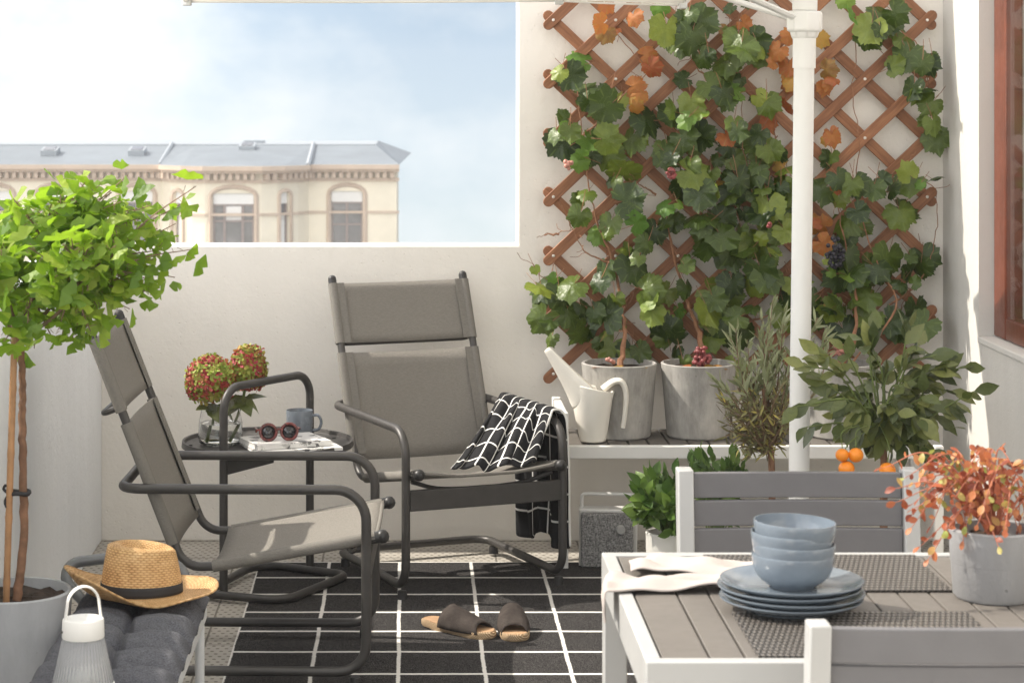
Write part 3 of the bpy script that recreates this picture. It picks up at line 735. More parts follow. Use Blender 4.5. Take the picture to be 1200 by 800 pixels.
for s in (-1,1):
    c=Vector((sgc.x,sgc.y,mz+.028))+ax*(s*.034)+fw*(-.004)
    ring=[c+ax*(.026*math.cos(q))+Vector((0,0,1))*(.025*math.sin(q))-fw*(.006*math.sin(q)) for q in [2*math.pi*k/24 for k in range(24)]]
    rim.tube(ring,.0048,8,True); le.add([c]+ring,[(0,1+k,1+(k+1)%24) for k in range(24)])
    e=c+ax*(s*.028)+Vector((0,0,.008)); rim.tube(fillet([e,e+ax*(s*.008),e+ax*(s*.004)-fw*.05,e-fw*.12-ax*(s*.01)+Vector((0,0,-.012)),e-fw*.135-ax*(s*.012)+Vector((0,0,-.026))],.004,4),.0032,8)
c=Vector((sgc.x,sgc.y,mz+.034)); rim.tube(spline([c-ax*.012,c+Vector((0,0,.004)),c+ax*.012],5),.0036,8)
build('frame',rim,M['tortoise'],sg); build('lens',le,M['lens'],sg,solid=.0015)
mc=W(351,506,7.47); mc.z=TT; g=MB().lathe([(.001,.001),(.036,.001),(.040,.006),(.043,.03),(.0445,.088),(.0435,.0905),(.0425,.088),(.041,.03),(.037,.012),(.001,.009)],36,mc)
mg=build('mug',g,M['mug'],loc=mc); tag(mg,'slate blue mug standing behind the sunglasses','mug')
e=Vector((1,-.15,0)).normalized(); build('handle',MB().tube(spline([mc+e*.042+Vector((0,0,.072)),mc+e*.062+Vector((0,0,.074)),mc+e*.073+Vector((0,0,.055)),mc+e*.066+Vector((0,0,.030)),mc+e*.041+Vector((0,0,.022))],6),.0048,8),M['mug'],mg)

# ================================================================== PLANT BENCH
by0,by1=7.60,7.99; BZ=.420; bxl=(655-CX)*7.6/F; bxr=(1106-CX)*7.6/F
pb=thing('plant_bench','long white bench with grey slats carrying the vine pots','bench',((bxl+bxr)/2,(by0+by1)/2,0))
g=MB(); g.bb((bxl+.033,by0,BZ-.045),(bxr-.033,by0+.025,BZ)); g.bb((bxl+.033,by1-.025,BZ-.045),(bxr-.033,by1,BZ)); 
build('frame',g,M['white_paint'],pb,bevel=.004)
for x in (bxl,bxr-.032):
    for y in (by0-.002,by1-.028): build('leg',MB().bb((x,y,0),(x+.032,y+.030,BZ+(.112 if x==bxl else .0))),M['white_paint'],pb,bevel=.004)
build('end_rail',MB().bb((bxl+.002,by0+.029,BZ+.08),(bxl+.030,by1-.029,BZ+.112)),M['white_paint'],pb,bevel=.004)
g=MB(); k=bxl+.037
while k<bxr-.10: g.bb((k,by0+.026,BZ-.018),(k+.062,by1-.026,BZ+.001)); k+=.0685
build('slats',g,M['tableslat'],pb,bevel=.003,smooth=False)

# ================================================================== TRELLIS
YT=8.045
tr=thing('trellis','expanding red brown wooden lattice trellis fixed to the wall','trellis',W(867,437,YT))
def lath(p,q,y0,y1,w=.019):
    p=Vector((p.x,0,p.z)); q=Vector((q.x,0,q.z)); d=(q-p).normalized(); n=Vector((-d.z,0,d.x)); poly=[];uv=[]; L=(q-p).length
    for k in range(7): a=math.pi/2+math.pi*k/6; poly.append(p+d*(w*math.cos(a))+n*(w*math.sin(a)))
    for k in range(7): a=-math.pi/2+math.pi*k/6; poly.append(q+d*(w*math.cos(a))+n*(w*math.sin(a)))
    N=len(poly); vs=[(a.x,y0,a.z) for a in poly]+[(a.x,y1,a.z) for a in poly]
    uv=[((a-p).dot(n)/.04,(a-p).dot(d)) for a in poly]*2
    return MB().add(vs,[tuple(range(N)),tuple(reversed(range(N,2*N)))]+[((i+1)%N,i,i+N,(i+1)%N+N) for i in range(N)],uv)
def KN(i,j): return W(648+72.8*i,24+68.8*j,YT)
for k in range(-1,13):
    i0,i1=max(0,k-6),min(6,k+1)
    if i1-i0<1: continue
    a,b=KN(i0,k-i0),KN(i1,k-i1); d=(b-a).normalized()*.024
    build('slat',lath(a-d,b+d,YT-.024,YT-.013),M['lath'],tr,bevel=.002,sharp=60)
for k in range(-6,8):
    i0,i1=max(0,k-1),min(6,k+6)
    if i1-i0<1: continue
    a,b=KN(i0,i0-k),KN(i1,i1-k); d=(b-a).normalized()*.024
    build('slat',lath(a-d,b+d,YT-.012,YT-.001),M['lath'],tr,bevel=.002,sharp=60)
rv0=None
for i in range(7):
    for j in range(0,7):
        p=KN(i,j)
        if rv0 is None:
            g=MB().lathe([(.0001,-.004),(.0045,-.003),(.006,0)],8,(0,0,0)); g.v=[(v[0],v[2],v[1]) for v in g.v]
            o=rv0=build('rivet',g,M['rivet'],tr,world=False)
        else: o=rv0.copy(); COL.objects.link(o); o.parent=tr
        o.location=Vector((p.x,YT-.0245,p.z))-tr.location
# ================================================================== POTS AND VINES
def pot(name,label,px,pyrim,Y,r,h,zb,mat_,cat='pot',group=None,taper=.84,band_=0):
    x=(px-CX)*Y/F; t=thing(name,label,cat,(x,Y,zb),0,group)
    p=[(.001,0),(r*taper-.006,0),(r*taper,.006),(r*(taper+(1-taper)*.7),h*.7)]
    if band_: p+=[(r*(taper+(1-taper)*.72)-.003,h*.52),(r*(taper+(1-taper)*.72)-.003,h*.53)]; p=[(.001,0),(r*.90-.005,0),(r*.90,.006),(r*.95,h*.50),(r*.955,h*.508),(r*.965,h*.52)]
    p+=[(r-.001,h-.012),(r,h-.003),(r-.004,h),(r-.010,h-.001),(r-.013,h-.02),(r-.02,h-.05)]
    build('shell',MB().lathe(p,48,(x,Y,zb)),mat_,t)
    sm=MB(); rg=random.Random(px)
    rings=6;seg=32; vs=[]
    for i in range(rings+1):
        for k in range(seg):
            a=2*math.pi*k/seg; rr=(r-.013)*max(.01,i/rings); vs.append((x+rr*math.cos(a),Y+rr*math.sin(a),zb+h-.022+rg.uniform(-.004,.006)))
    sm.add(vs,[(i*seg+k,i*seg+(k+1)%seg,(i+1)*seg+(k+1)%seg,(i+1)*seg+k) for i in range(rings) for k in range(seg)])
    build('soil',sm,M['soil'],t)
    return t,Vector((x,Y,zb+h-.02))
PG='grey stone effect pots on the plant bench'
_,ptA=pot('flower_pot','mottled grey pot behind the white watering can holding a vine',725.5,430,7.80,.130,.255,BZ+.002,M['pot'],group=PG)
_,ptB=pot('flower_pot','mottled grey pot with red grapes on its soil in the bench middle',818.5,430,7.80,.130,.255,BZ+.002,M['pot'],group=PG)
_,ptC=pot('flower_pot','grey pot half hidden behind the parasol pole and orange tree',985,430,7.80,.130,.255,BZ+.002,M['pot'],group=PG)

def Z1(x,y,Y): return W(600+x/1.818,y/1.818,Y)
VINES={
'A':[(110,165,22,3,0),(150,130,18,2,1),(155,205,22,3,0),(210,205,18,2,0),(235,205,14,1,1),(205,245,20,2,0),(120,270,34,6,0),(140,285,30,3,1),(180,310,40,8,0),(150,340,20,3,1),(225,385,30,4,0),(170,440,32,5,0),(230,455,32,5,0),(200,495,22,3,1),(260,485,14,2,1),(225,550,44,8,0),(290,550,36,5,0),(210,610,30,4,0),(95,595,30,4,1),(90,605,34,3,0),(60,620,20,3,0),(140,630,30,4,0),(90,690,32,5,0),(140,690,32,5,0),(190,700,40,6,0),(220,735,44,7,0),(260,745,32,4,0),(45,565,10,2,1),(295,650,30,3,1),(285,625,28,3,0),(250,700,20,2,1)],
'B':[(340,50,26,4,0),(310,15,14,2,1),(385,60,36,6,0),(365,110,34,5,0),(400,100,26,3,0),(490,40,44,7,0),(500,90,44,6,0),(500,140,44,6,0),(390,185,38,5,0),(480,190,34,4,0),(490,210,36,5,1),(540,215,26,3,0),(445,190,24,3,0),(480,245,34,4,0),(275,255,24,2,0),(275,285,22,3,0),(340,255,22,3,0),(380,250,18,2,1),(407,245,10,1,1),(320,320,28,4,0),(365,325,36,6,0),(402,292,14,2,0),(380,370,34,5,0),(450,360,42,7,0),(470,320,36,4,0),(510,320,40,6,0),(545,310,32,4,0),(540,370,44,7,0),(490,420,46,9,0),(430,440,42,7,0),(560,430,44,8,0),(590,380,26,4,0),(420,490,42,7,0),(500,480,46,9,0),(580,490,36,6,0),(450,530,42,7,0),(520,540,40,7,0),(510,545,20,3,1),(560,545,34,5,0),(340,430,24,3,1),(385,425,18,2,1),(330,490,28,4,0),(345,590,38,4,0),(395,560,20,2,1),(450,620,38,5,0),(490,590,32,4,0),(590,600,26,4,0),(415,655,34,6,0),(500,690,36,5,0),(350,740,36,5,0),(300,660,18,2,1),(340,665,24,3,1),(440,700,28,4,0),(570,660,34,5,0),(540,610,26,3,0),(470,760,26,3,0)],
'C':[(705,10,14,2,1),(725,40,12,1,1),(775,40,26,4,0),(800,50,28,4,0),(820,55,20,3,0),(755,75,12,1,0),(850,100,28,4,0),(885,120,22,4,0),(805,150,30,3,0),(875,195,24,5,0),(895,225,20,4,0),(890,285,20,4,0),(892,255,16,3,0),(690,355,24,3,0),(690,410,30,4,0),(730,390,24,4,0),(770,395,30,5,0),(805,430,36,5,0),(820,460,28,3,0),(855,388,28,4,0),(880,400,16,2,1),(895,390,16,2,0),(720,480,38,6,0),(838,545,40,6,0),(700,530,26,3,0),(655,570,26,4,1),(700,600,40,6,0),(760,610,42,6,0),(735,580,18,3,1),(720,660,44,7,0),(790,690,34,5,0),(862,640,38,5,0),(880,700,32,4,0),(830,610,30,4,0),(660,640,26,4,0),(690,690,34,5,0),(780,650,34,4,0),(845,590,24,3,0),(755,700,30,4,0)]}
AUT={'A':[(210,70,14,3),(265,45,10,1),(185,45,8,1),(210,14,10,2),(290,115,8,1),(270,215,14,4),(298,140,5,1),(265,190,8,2)],
'B':[(460,282,9,1),(447,60,8,1),(495,50,6,1),(575,130,24,5),(585,165,22,5),(585,235,10,2),(590,85,8,2),(600,180,12,2),(570,345,6,1),(455,400,14,2),(545,265,6,1)],
'C':[(672,160,14,3),(672,195,16,3),(668,290,18,4),(650,480,16,4),(660,520,12,3),(655,655,12,2),(660,90,9,2),(745,660,10,2),(700,400,7,1)]}
GR={'A':[(120,350,9,14,'grape_pink'),(210,768,8,5,'grape_pink')],'B':[(340,370,10,18,'grape_red'),(405,762,21,48,'grape_red'),(547,480,7,8,'grape_red')],'C':[(690,540,20,60,'grape_black'),(700,752,19,34,'grape_pink')]}
STEMS={'A':[[(230,775),(232,720),(230,655),(215,560),(180,470),(160,380),(150,290),(140,190),(150,130)],[(232,665),(255,625),(275,595),(285,540)],[(230,700),(150,650),(95,610),(60,585),(45,560)],[(215,560),(160,540),(125,480),(100,430)],[(150,290),(205,240),(250,190),(285,150),(235,85),(210,60)],[(100,498),(70,500),(130,490)]],
'B':[[(392,780),(392,720),(385,680),(365,620),(330,470),(345,400),(365,330),(345,260),(270,260)],[(392,690),(420,640),(470,560),(500,480),(510,400),(490,300),(490,200),(480,100),(490,30)],[(470,560),(540,540),(580,480),(575,380),(560,260),(590,160),(580,90)],[(480,180),(400,150),(370,90),(350,40)],[(305,415),(275,395),(250,382)],[(500,690),(580,650),(590,600)]],
'C':[[(705,790),(715,700),(720,600),(700,480),(690,380)],[(790,740),(800,650),(770,560),(735,430),(740,300),(725,190),(735,120),(730,60),(760,30)],[(800,650),(850,620),(890,560),(905,480),(900,400),(860,390)],[(820,720),(830,650),(860,600)],[(800,380),(835,350),(860,325)],[(760,30),(820,60),(870,110),(890,200),(893,285)]]}
vlab={'A':'grape vine with a knotted stem rising from the pot behind the watering can','B':'dense grape vine climbing the trellis middle from the pot with grapes','C':'grape vine on the trellis between the parasol pole and the house wall'}
for key,base in (('A',ptA),('B',ptB),('C',ptC)):
    rg=random.Random(ord(key)); t=thing('grape_vine',vlab[key],'grape vine',base,0,'grape vines on the trellis')
    sm=MB()
    for si,pl in enumerate(STEMS[key]):
        P=[Z1(x,y,7.985+rg.uniform(-.012,.012)) for x,y in pl]
        if si==0 or (key=='C' and si==1):
            P[0]=base+Vector((.012*si,0,-.01)); P[1]=Vector((P[1].x,7.86,P[1].z)); P[2]=Vector((P[2].x,7.92,P[2].z))
        S_=spline(P,6); S_=[p+rv(.004,rg) for p in S_]; r0=.010 if si==0 else .0042
        n=len(S_); sm.tube(S_,[max(.0016,r0*(1-.8*min(1,k/(n*.6)))*rg.uniform(.85,1.2)) for k in range(n)],7)
        for k in range(3):
            q=rg.choice(S_); tl=[q]; dd=Vector((rg.uniform(-1,1),rg.uniform(-.6,.1),rg.uniform(-.6,.6)))
            for m_ in range(6): tl.append(tl[-1]+dd*.012); dd=(dd+rv(.6,rg)).normalized()
            sm.tube(tl,.0011,5)
    L0,L1,L2=MB(),MB(),MB(); pet=MB()
    for (x,y,rr,n,kind) in VINES[key]:
        for k in range(max(1,int(n*(.63 if key=='B' else .56)+rg.random()))):
            a=rg.uniform(0,6.283); q=rr*math.sqrt(rg.uniform(0,1))*1.05; Y=rg.uniform(7.88,8.0)
            c=Z1(x+q*math.cos(a),y+q*math.sin(a),Y)
            out=Vector((math.cos(a)*.7,0,-math.sin(a)*.7)); tip=out+Vector((rg.uniform(-.5,.5),rg.uniform(-.35,.05),rg.uniform(-1.3,-.2)))
            nn=Vector((rg.uniform(-1.3,.9),-1,rg.uniform(-.2,1.25))); sz=(rg.uniform(.075,.122) if rg.random()<.6 else rg.uniform(.045,.075))*(.75 if kind else 1)
            ti=tip.normalized(); p=c-ti*sz*.35
            (L1 if kind else L0).leaf(rg.choice(GRAPE),p,ti,nn,sz)
            hb=p+ti*sz*.15; e=hb-ti*rg.uniform(.03,.06)+Vector((rg.uniform(-.02,.02),rg.uniform(.015,.04),rg.uniform(.0,.03))); e.y=min(e.y,8.02); pet.tube([hb,hb.lerp(e,.5)+Vector((0,-.006,0)),e],.0011,4,cap=False)
    for (x,y,rr,n) in AUT[key]:
        for k in range(max(1,round(n*.65))):
            a=rg.uniform(0,6.283); q=rr*math.sqrt(rg.uniform(0,1)); c=Z1(x+q*math.cos(a),y+q*math.sin(a),rg.uniform(7.93,8.01))
            tip=Vector((rg.uniform(-1,1),rg.uniform(-.4,.1),rg.uniform(-1.2,.3))).normalized(); nn=Vector((rg.uniform(-.7,.6),-1,rg.uniform(-.2,.8))); sz=rg.uniform(.04,.078); L2.leaf(rg.choice(GRAPE),c-tip*sz*.35,tip,nn,sz)
    if key=='B':
        for dx in (-.07,.05,.075): L2.leaf(GRAPE[1],base+Vector((dx,-.09+abs(dx)*.3,.016)),(rg.uniform(-1,1),-.6,.15),(0,-.5,1),.05)
    if key=='A':
        for dx in (-.08,-.03,.06): L2.leaf(GRAPE[2],base+Vector((dx,-.085+abs(dx)*.3,.012)),(rg.uniform(-1,1),-.6,.1),(0,-.5,1),.045)
    sm.add(pet.v,pet.f); build('stem',sm,M['vinewood'],t); build('leaves',L0,M['vine'],t,sharp=0); build('young_leaves',L1,M['vine_young'],t,sharp=0); build('autumn_leaves',L2,M['vine_autumn'],t,sharp=0)
    for (x,y,rr,n,mn) in GR[key]:
        gb=MB(); c=Z1(x,y,7.86 if (y<700 or key=='C') else 7.73)
        for k in range(n):
            e=ell(rg); s_=rr*.00167; el=1.7 if mn=='grape_black' else 1.05
            gb.ball(c+Vector((e.x*s_*(1-.25*(e.z<0)*-e.z),e.y*s_*.7,e.z*s_*el)),rg.uniform(.0062,.0085),8,6)
        build('grape_cluster',gb,M[mn],t)

# ================================================================== WATERING CAN
WY=7.66
wc=thing('watering_can','cream white plastic watering can with a long spout on the bench','watering can',W(697,519,WY))
def cw(px,py,dy=0): q=W(px,py,WY); return Vector((q.x,WY+dy,q.z))
def oval_ring(px,py,rx,ry,tilt=0,n=28):
    c=cw(px,py); s=WY/F; out=[]
    for k in range(n):
        a=2*math.pi*k/n; lx=rx*s*math.cos(a); out.append(c+Vector((lx,ry*s*math.sin(a),-tilt*s*math.cos(a))))
    return out
rings=[oval_ring(695,516,14,12),oval_ring(695,518.5,15,13),oval_ring(694.5,500,18.5,15),oval_ring(694,480,22,18),oval_ring(694,462,25,20,-2),oval_ring(693,452,28,20,7)]
inner_=[oval_ring(693,452.6,26.6,18.6,7),oval_ring(694,470,22,17),oval_ring(695,505,15,12)]
g=MB(); allr=rings+inner_; n=28
g.add([p for r_ in allr for p in r_],[(i*n+k,i*n+(k+1)%n,(i+1)*n+(k+1)%n,(i+1)*n+k) for i in range(len(allr)-1) for k in range(n)]+[tuple(reversed(range(n))),tuple(range((len(allr)-1)*n,len(allr)*n))])
build('body',g,M['can'],wc,sub=1)
# open scoop spout: half-shell sweep from the rim's left side up to the tip
cen=[(690,465,36,20),(680,453,28,17.5),(668,439,20.5,13.5),(656,425,14.5,10),(647,414,10,7.5),(642,408,8,6.5)]
vs=[];m_=13
for (px,py,rh,rw) in cen:
    c=cw(px,py); s=WY/F; up=Vector((.80,0,.60))
    for k in range(m_):
        a=math.pi*(k/(m_-1)); vs.append(c+Vector((0,1,0))*(rw*s*math.cos(a))-up*(rh*s*math.sin(a)-rh*s*.35))
g=MB().add(vs,[(i*m_+k,i*m_+k+1,(i+1)*m_+k+1,(i+1)*m_+k) for i in range(len(cen)-1) for k in range(m_-1)])
build('spout',g,M['can'],wc,solid=.004,sub=1)
g=MB().tube(spline([cw(712,452),cw(722,447),cw(730,449),cw(733,462),cw(732,482),cw(730.5,501)],6),[.013,.0145,.0145,.0135,.0125,.0125,.012]+[.0115]*24+[.010]*0,10,sx=.75,sy=1.15) if False else MB()
P=spline([cw(706,456),cw(719,447),cw(729,448),cw(733.5,461),cw(732.5,482),cw(730,501)],6); g.tube(P,[.0165-.006*k/(len(P)-1) for k in range(len(P))],12,sx=.75,sy=1.25)
build('handle',g,M['can'],wc)

# ================================================================== RADIO SPEAKER
q0=FL(681,668); y0=q0.y; q1=(744-CX)*y0/F; zt=.195
sp=thing('portable_speaker','grey cloth covered portable speaker with white handle under the bench','speaker',((q0.x+q1)/2,y0+.04,0))
rotS=Matrix.Rotation(rad(-4),3,'Z'); cS=Vector(((q0.x+q1)/2,y0+.045,0)); wS=q1-q0.x
build('cloth_front',MB().box(cS+rotS@Vector((0,-.030,.008+(zt-.012)/2)),(wS-.004,.030,zt-.012),rotS),M['speaker_cloth'],sp,bevel=.006)
build('case',MB().box(cS+rotS@Vector((.004,.022,.003+zt/2)),(wS+.016,.070,zt+.004),rotS),M['white_paint'],sp,bevel=.006)
build('handle',MB().tube(fillet([cS+rotS@Vector(p) for p in ((-wS/2+.006,.012,zt),(-wS/2+.006,.012,zt+.052),(wS/2+.0,.012,zt+.052),(wS/2+.0,.012,zt-.01))],.012,5),.0065,8),M['white_paint'],sp)
kp=W(727,620,y0); kb=MB().lathe([(.0001,.014),(.013,.014),(.0155,.011),(.016,0)],24,(0,0,0)); kb.v=[(kp.x+v[0],cS.y-.047-v[2],kp.z+v[1]) for v in kb.v]; build('knob',kb,M['white_metal'],sp)

# ================================================================== BUSHES
def bush(name,label,base,center,radii,nst,T,lsize,nl,lmat,smat,cat='plant',seed=1,r0=.004,tips=None,up=.3,start=.45,face=.6,lean=0):
    rg=random.Random(seed); t=thing(name,label,cat,base); sm=MB(); lf=MB(); c=Vector(center)
    targets=list(tips or [])
    while len(targets)<nst:
        e=ell(rg)
        if e.length<.45: continue
        targets.append(c+Vector((e.x*radii[0],e.y*radii[1],e.z*radii[2])))
    for tp in targets:
        b=Vector(base)+rv(.006,rg); mid=b.lerp(Vector(tp),.5)+Vector((0,0,radii[2]*up))+rv(radii[0]*.15,rg)
        P=spline([b,mid,tp],8); n=len(P); sm.tube(P,[r0*(1-.75*k/n) for k in range(n)],6)
        for k in range(nl):
            f=start+(1-start)*k/(max(1,nl-1)); i=min(n-2,int(f*(n-1))); p=P[i].lerp(P[i+1],f*(n-1)-i); ax=(P[i+1]-P[i]).normalized()
            out=(p-c); out=out.normalized() if out.length>1e-4 else Vector((0,0,1))
            d=(ax*.5+rv(1,rg)).normalized() if k<nl-1 else ax
            if lean: d=(out*lean*.8+Vector((0,0,-.35*lean))+ax*.3+rv(.75,rg)).normalized()
            nn=(out*.5+Vector((0,-.6,.55))+rv(face,rg)); lf.leaf(rg.choice(T),p,d,nn,rg.uniform(*lsize))
    build('stems',sm,smat,t); build('leaves',lf,lmat,t,sharp=0)
    return t
# hidden floor pots for bushes
_,pO=pot('floor_pot','tall grey pot of the olive tree hidden behind the far dining chair',905,0,6.95,.12,.24,0,M['pot'])
_,pK=pot('floor_pot','grey pot of the orange tree hidden behind the far dining chair',1035,0,6.10,.13,.26,0,M['pot'])
_,pH=pot('floor_pot','low pot of the small herb hidden behind the far dining chair',842,0,7.05,.09,.16,0,M['whitepot'])
_,pS=pot('flower_pot','small white pot of leafy basil between speaker and far chair',782,0,7.22,.070,.208,0,M['whitepot'],taper=.93)
t=bush('olive_tree','brown green potted olive shrub with thin twigs left of the parasol pole',W(897,530,6.95),W(889,480,6.95),(.135,.12,.165),80,LANCE,(.026,.044),15,M['bush'],M['twig'],'tree',5,.0035,up=.1,start=.35)
rg=random.Random(77); lf=MB(); sm=MB()
for (px,py) in ((905,352),(893,372),(922,362),(876,398),(958,372),(968,390),(935,400),(862,385),(912,410),(950,430),(885,430),(868,450),(925,440),(838,445),(900,390),(855,395),(918,380),(888,392),(948,410),(972,405),(905,425)):
    tp=W(px,py,6.95+rg.uniform(-.08,.08)); b=W(898+(px-898)*.3,500,6.95); P=spline([b,b.lerp(tp,.55)+rv(.02,rg),tp],10); sm.tube(P,[.003-.002*k/len(P) for k in range(len(P))],6)
    n=len(P)
    for k in range(22):
        i=min(n-2,int((.35+.65*k/21)*(n-1))); d=(P[i+1]-P[i]).normalized()+rv(.75,rg); lf.leaf(rg.choice(LANCE),P[i],d,rv(1,rg)+Vector((0,-.7,.4)),rg.uniform(.038,.062))
build('sprigs',sm,M['twig'],t); build('olive_leaves',lf,M['olive'],t,sharp=0)
build('trunk',MB().tube(spline([pO,W(904,540,6.95),W(899,505,6.95),W(895,455,6.95)],6),[.012-.0003*k for k in range(19)],9),M['bark'],t)
t=bush('orange_tree','potted dwarf orange tree with glossy leaves and orange fruit',W(1036,520,6.1),W(1037,462,6.10),(.235,.19,.150),50,OVAL,(.042,.080),8,M['citrus'],M['greenstem'],'tree',9,.004,
  tips=[W(1142,458,6.0),W(1130,430,6.05),W(1098,415,6.05),W(942,428,5.95),W(934,476,5.9),W(1025,390,6.1),W(1062,385,6.1),W(985,402,6.05),W(1117,500,6.05),W(1090,528,6.0),W(945,500,5.92),W(1010,398,6.1),W(1075,405,6.1),W(960,415,6.0)],up=.3,start=.3,lean=1)
for (px,py,r_) in ((992,549,.0215),(1003,533,.020),(987,533,.018),(1040,551,.022)):
    c=W(px,py,5.92); build('orange',MB().ball(c,r_,20,14,.94),M['orange'],t)
    tpp=[p for p in [c+Vector((0,0,r_)),c+Vector((.01,.03,.06)),W(1030,495,6.05)]]; build('fruit_stalk',MB().tube(spline(tpp,5),.0015,6),M['greenstem'],t)
build('trunk',MB().tube([pK,W(1036,540,6.10),W(1034,490,6.10)],[.012,.010,.007],9),M['bark'],t)
bush('basil_plant','bushy green basil plant in the small white pot',pS,W(775,585,7.2),(.085,.085,.075),34,OVAL,(.05,.075),8,M['basil'],M['greenstem'],'plant',12,.003,tips=[W(752,570,7.15),W(765,556,7.2),W(790,556,7.2),W(748,600,7.15),W(790,622,7.12),W(795,560,7.2)])
bush('herb_plant','low green herb plant peeping over the far dining chair',pH,W(842,545,7.05),(.10,.08,.055),40,OVAL,(.028,.045),12,M['basil'],M['greenstem'],'plant',14,.0025,tips=[W(822,528,7.05),W(828,540,7.0),W(812,548,7.0)])

# ================================================================== PARASOL
PY=6.25
ps=thing('parasol','white half parasol on a slim pole standing behind the dining set','parasol',((939-CX)*PY/F,PY,0))
ptop=W(944,-60,PY); pb_=W(933.5,95+F*(CH-.03)/PY,PY)
def pp(py): k=(CH-(py-CY)*PY/F-pb_.z)/(ptop.z-pb_.z); return pb_.lerp(ptop,k)
build('pole',MB().tube([pb_,ptop],.0285,20),M['parasol_white'],ps)
build('sleeve',MB().tube([pp(80),pp(44)],.032,20),M['parasol_white'],ps)
g=MB(); ax=(ptop-pb_).normalized()
g.tube([pp(45),pp(38),pp(36),pp(16),pp(13)],[.036,.042,.050,.050,.044],8); g.tube([pp(13),pp(-4)],.035,16); build('hub',g,M['parasol_white'],ps,bevel=.004)
build('bolt',MB().ball(pp(8)+Vector((0,-.030,0)),.004,8,6),M['dark_metal'],ps)
build('base',MB().lathe([(.001,0),(.21,0),(.215,.008),(.21,.03),(.06,.055),(.03,.06),(.03,.16),(.001,.16)],32,(ps.location.x,PY,0)),M['greywhite_metal'],ps)
apex=ptop+Vector((0,0,.52))
build('mast',MB().tube([ptop-ax*.02,apex],.020,14),M['parasol_white'],ps)
v1=W(219,1,7.25); v2=W(655,0,7.70)
verts=[W(800,5,7.82),v2,v1,Vector((-.70,5.05,1.95)),Vector((.97,4.60,1.97))]
cb=MB(); n=len(verts); fine=10
for k in range(n-1):
    def fn(u,v,a=verts[k],b=verts[k+1]):
        e=a.lerp(b,v); p=apex.lerp(e,u); return p+Vector((0,0,-.05*math.sin(math.pi*u)*math.sin(math.pi*v)))
    cb.grid(fn,8,fine)
for k in range(n-1):
    cb.grid(lambda u,v,a=verts[k],b=verts[k+1]: a.lerp(b,v)-Vector((0,0,.007*u+.003*math.sin(math.pi*v))),1,fine)
build('canopy',cb,M['canvas'],ps,solid=.002)
hubp=pp(26)
for v in verts: 
    build('rib',MB().tube([apex-Vector((0,0,.02)),v+Vector((0,0,.006))],.008,8),M['parasol_white'],ps)
for v in (v2,):
    pass
mid=[apex.lerp(v,.55) for v in verts]
s_end=W(838,-6,6.9)
for q in (s_end,mid[2]+Vector((0,0,-.03)),mid[3]+Vector((0,0,-.03))):
    build('strut',MB().tube([hubp+(q-hubp).normalized()*.03,q],.0125,8,sx=.7,sy=1.2),M['parasol_white'],ps)
for v in verts: build('rib_tip',MB().box(v+Vector((0,0,-.006)),(.03,.03,.022)),M['greywhite_metal'],ps,bevel=.004)

# ================================================================== DINING TABLE
TX0,TX1,TY0,TY1,TZ2=.375,1.76,3.572,4.403,.73
dt=thing('dining_table','white framed dining table with taupe slatted top','table',((TX0+TX1)/2,(TY0+TY1)/2,0))
g=MB(); fwid=.026; ap=.072
g.bb((TX0,TY0,TZ2-ap),(TX1,TY0+fwid,TZ2)); g.bb((TX0,TY1-fwid,TZ2-ap),(TX1,TY1,TZ2))
g.bb((TX0,TY0+fwid+.0005,TZ2-ap),(TX0+fwid,TY1-fwid-.0005,TZ2)); g.bb((TX1-fwid,TY0+fwid+.0005,TZ2-ap),(TX1,TY1-fwid-.0005,TZ2))
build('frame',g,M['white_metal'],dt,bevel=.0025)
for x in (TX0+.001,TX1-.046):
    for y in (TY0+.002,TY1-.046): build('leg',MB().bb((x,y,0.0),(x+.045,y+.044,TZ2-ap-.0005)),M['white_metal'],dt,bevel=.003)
g=MB(); k=TX0+fwid+.004; first=True
while k<TX1-fwid-.02:
    w_=.0745 if first else .0535; 
    if k+w_>TX1-fwid: break
    g.bb((k,TY0+fwid+.002,TZ2-.02),(k+w_,TY1-fwid-.002,TZ2-.003)); k+=w_+.0035; first=False
build('tabletop',g,M['tableslat'],dt,bevel=.002,smooth=False)
g=MB().bb((TX0+.1,TY0+.38,TZ2-.05),(TX1-.1,TY0+.43,TZ2-.021)); build('brace',g,M['white_metal'],dt)
TS=TZ2-.003
for lab,x0,x1,y0_,y1_ in (('dark woven placemat under the stacked plates nearest the front chair',.558,.966,3.602,3.905),('dark woven placemat at the far table edge behind the bowls',.570,.980,4.068,4.374)):
    tag(build('placemat',MB().bb((x0,y0_,TS+.0006),(x1,y1_,TS+.0045)),M['placemat'],loc=((x0+x1)/2,(y0_+y1_)/2,TS+.0006),smooth=False),lab,'placemat','woven placemats on the table')
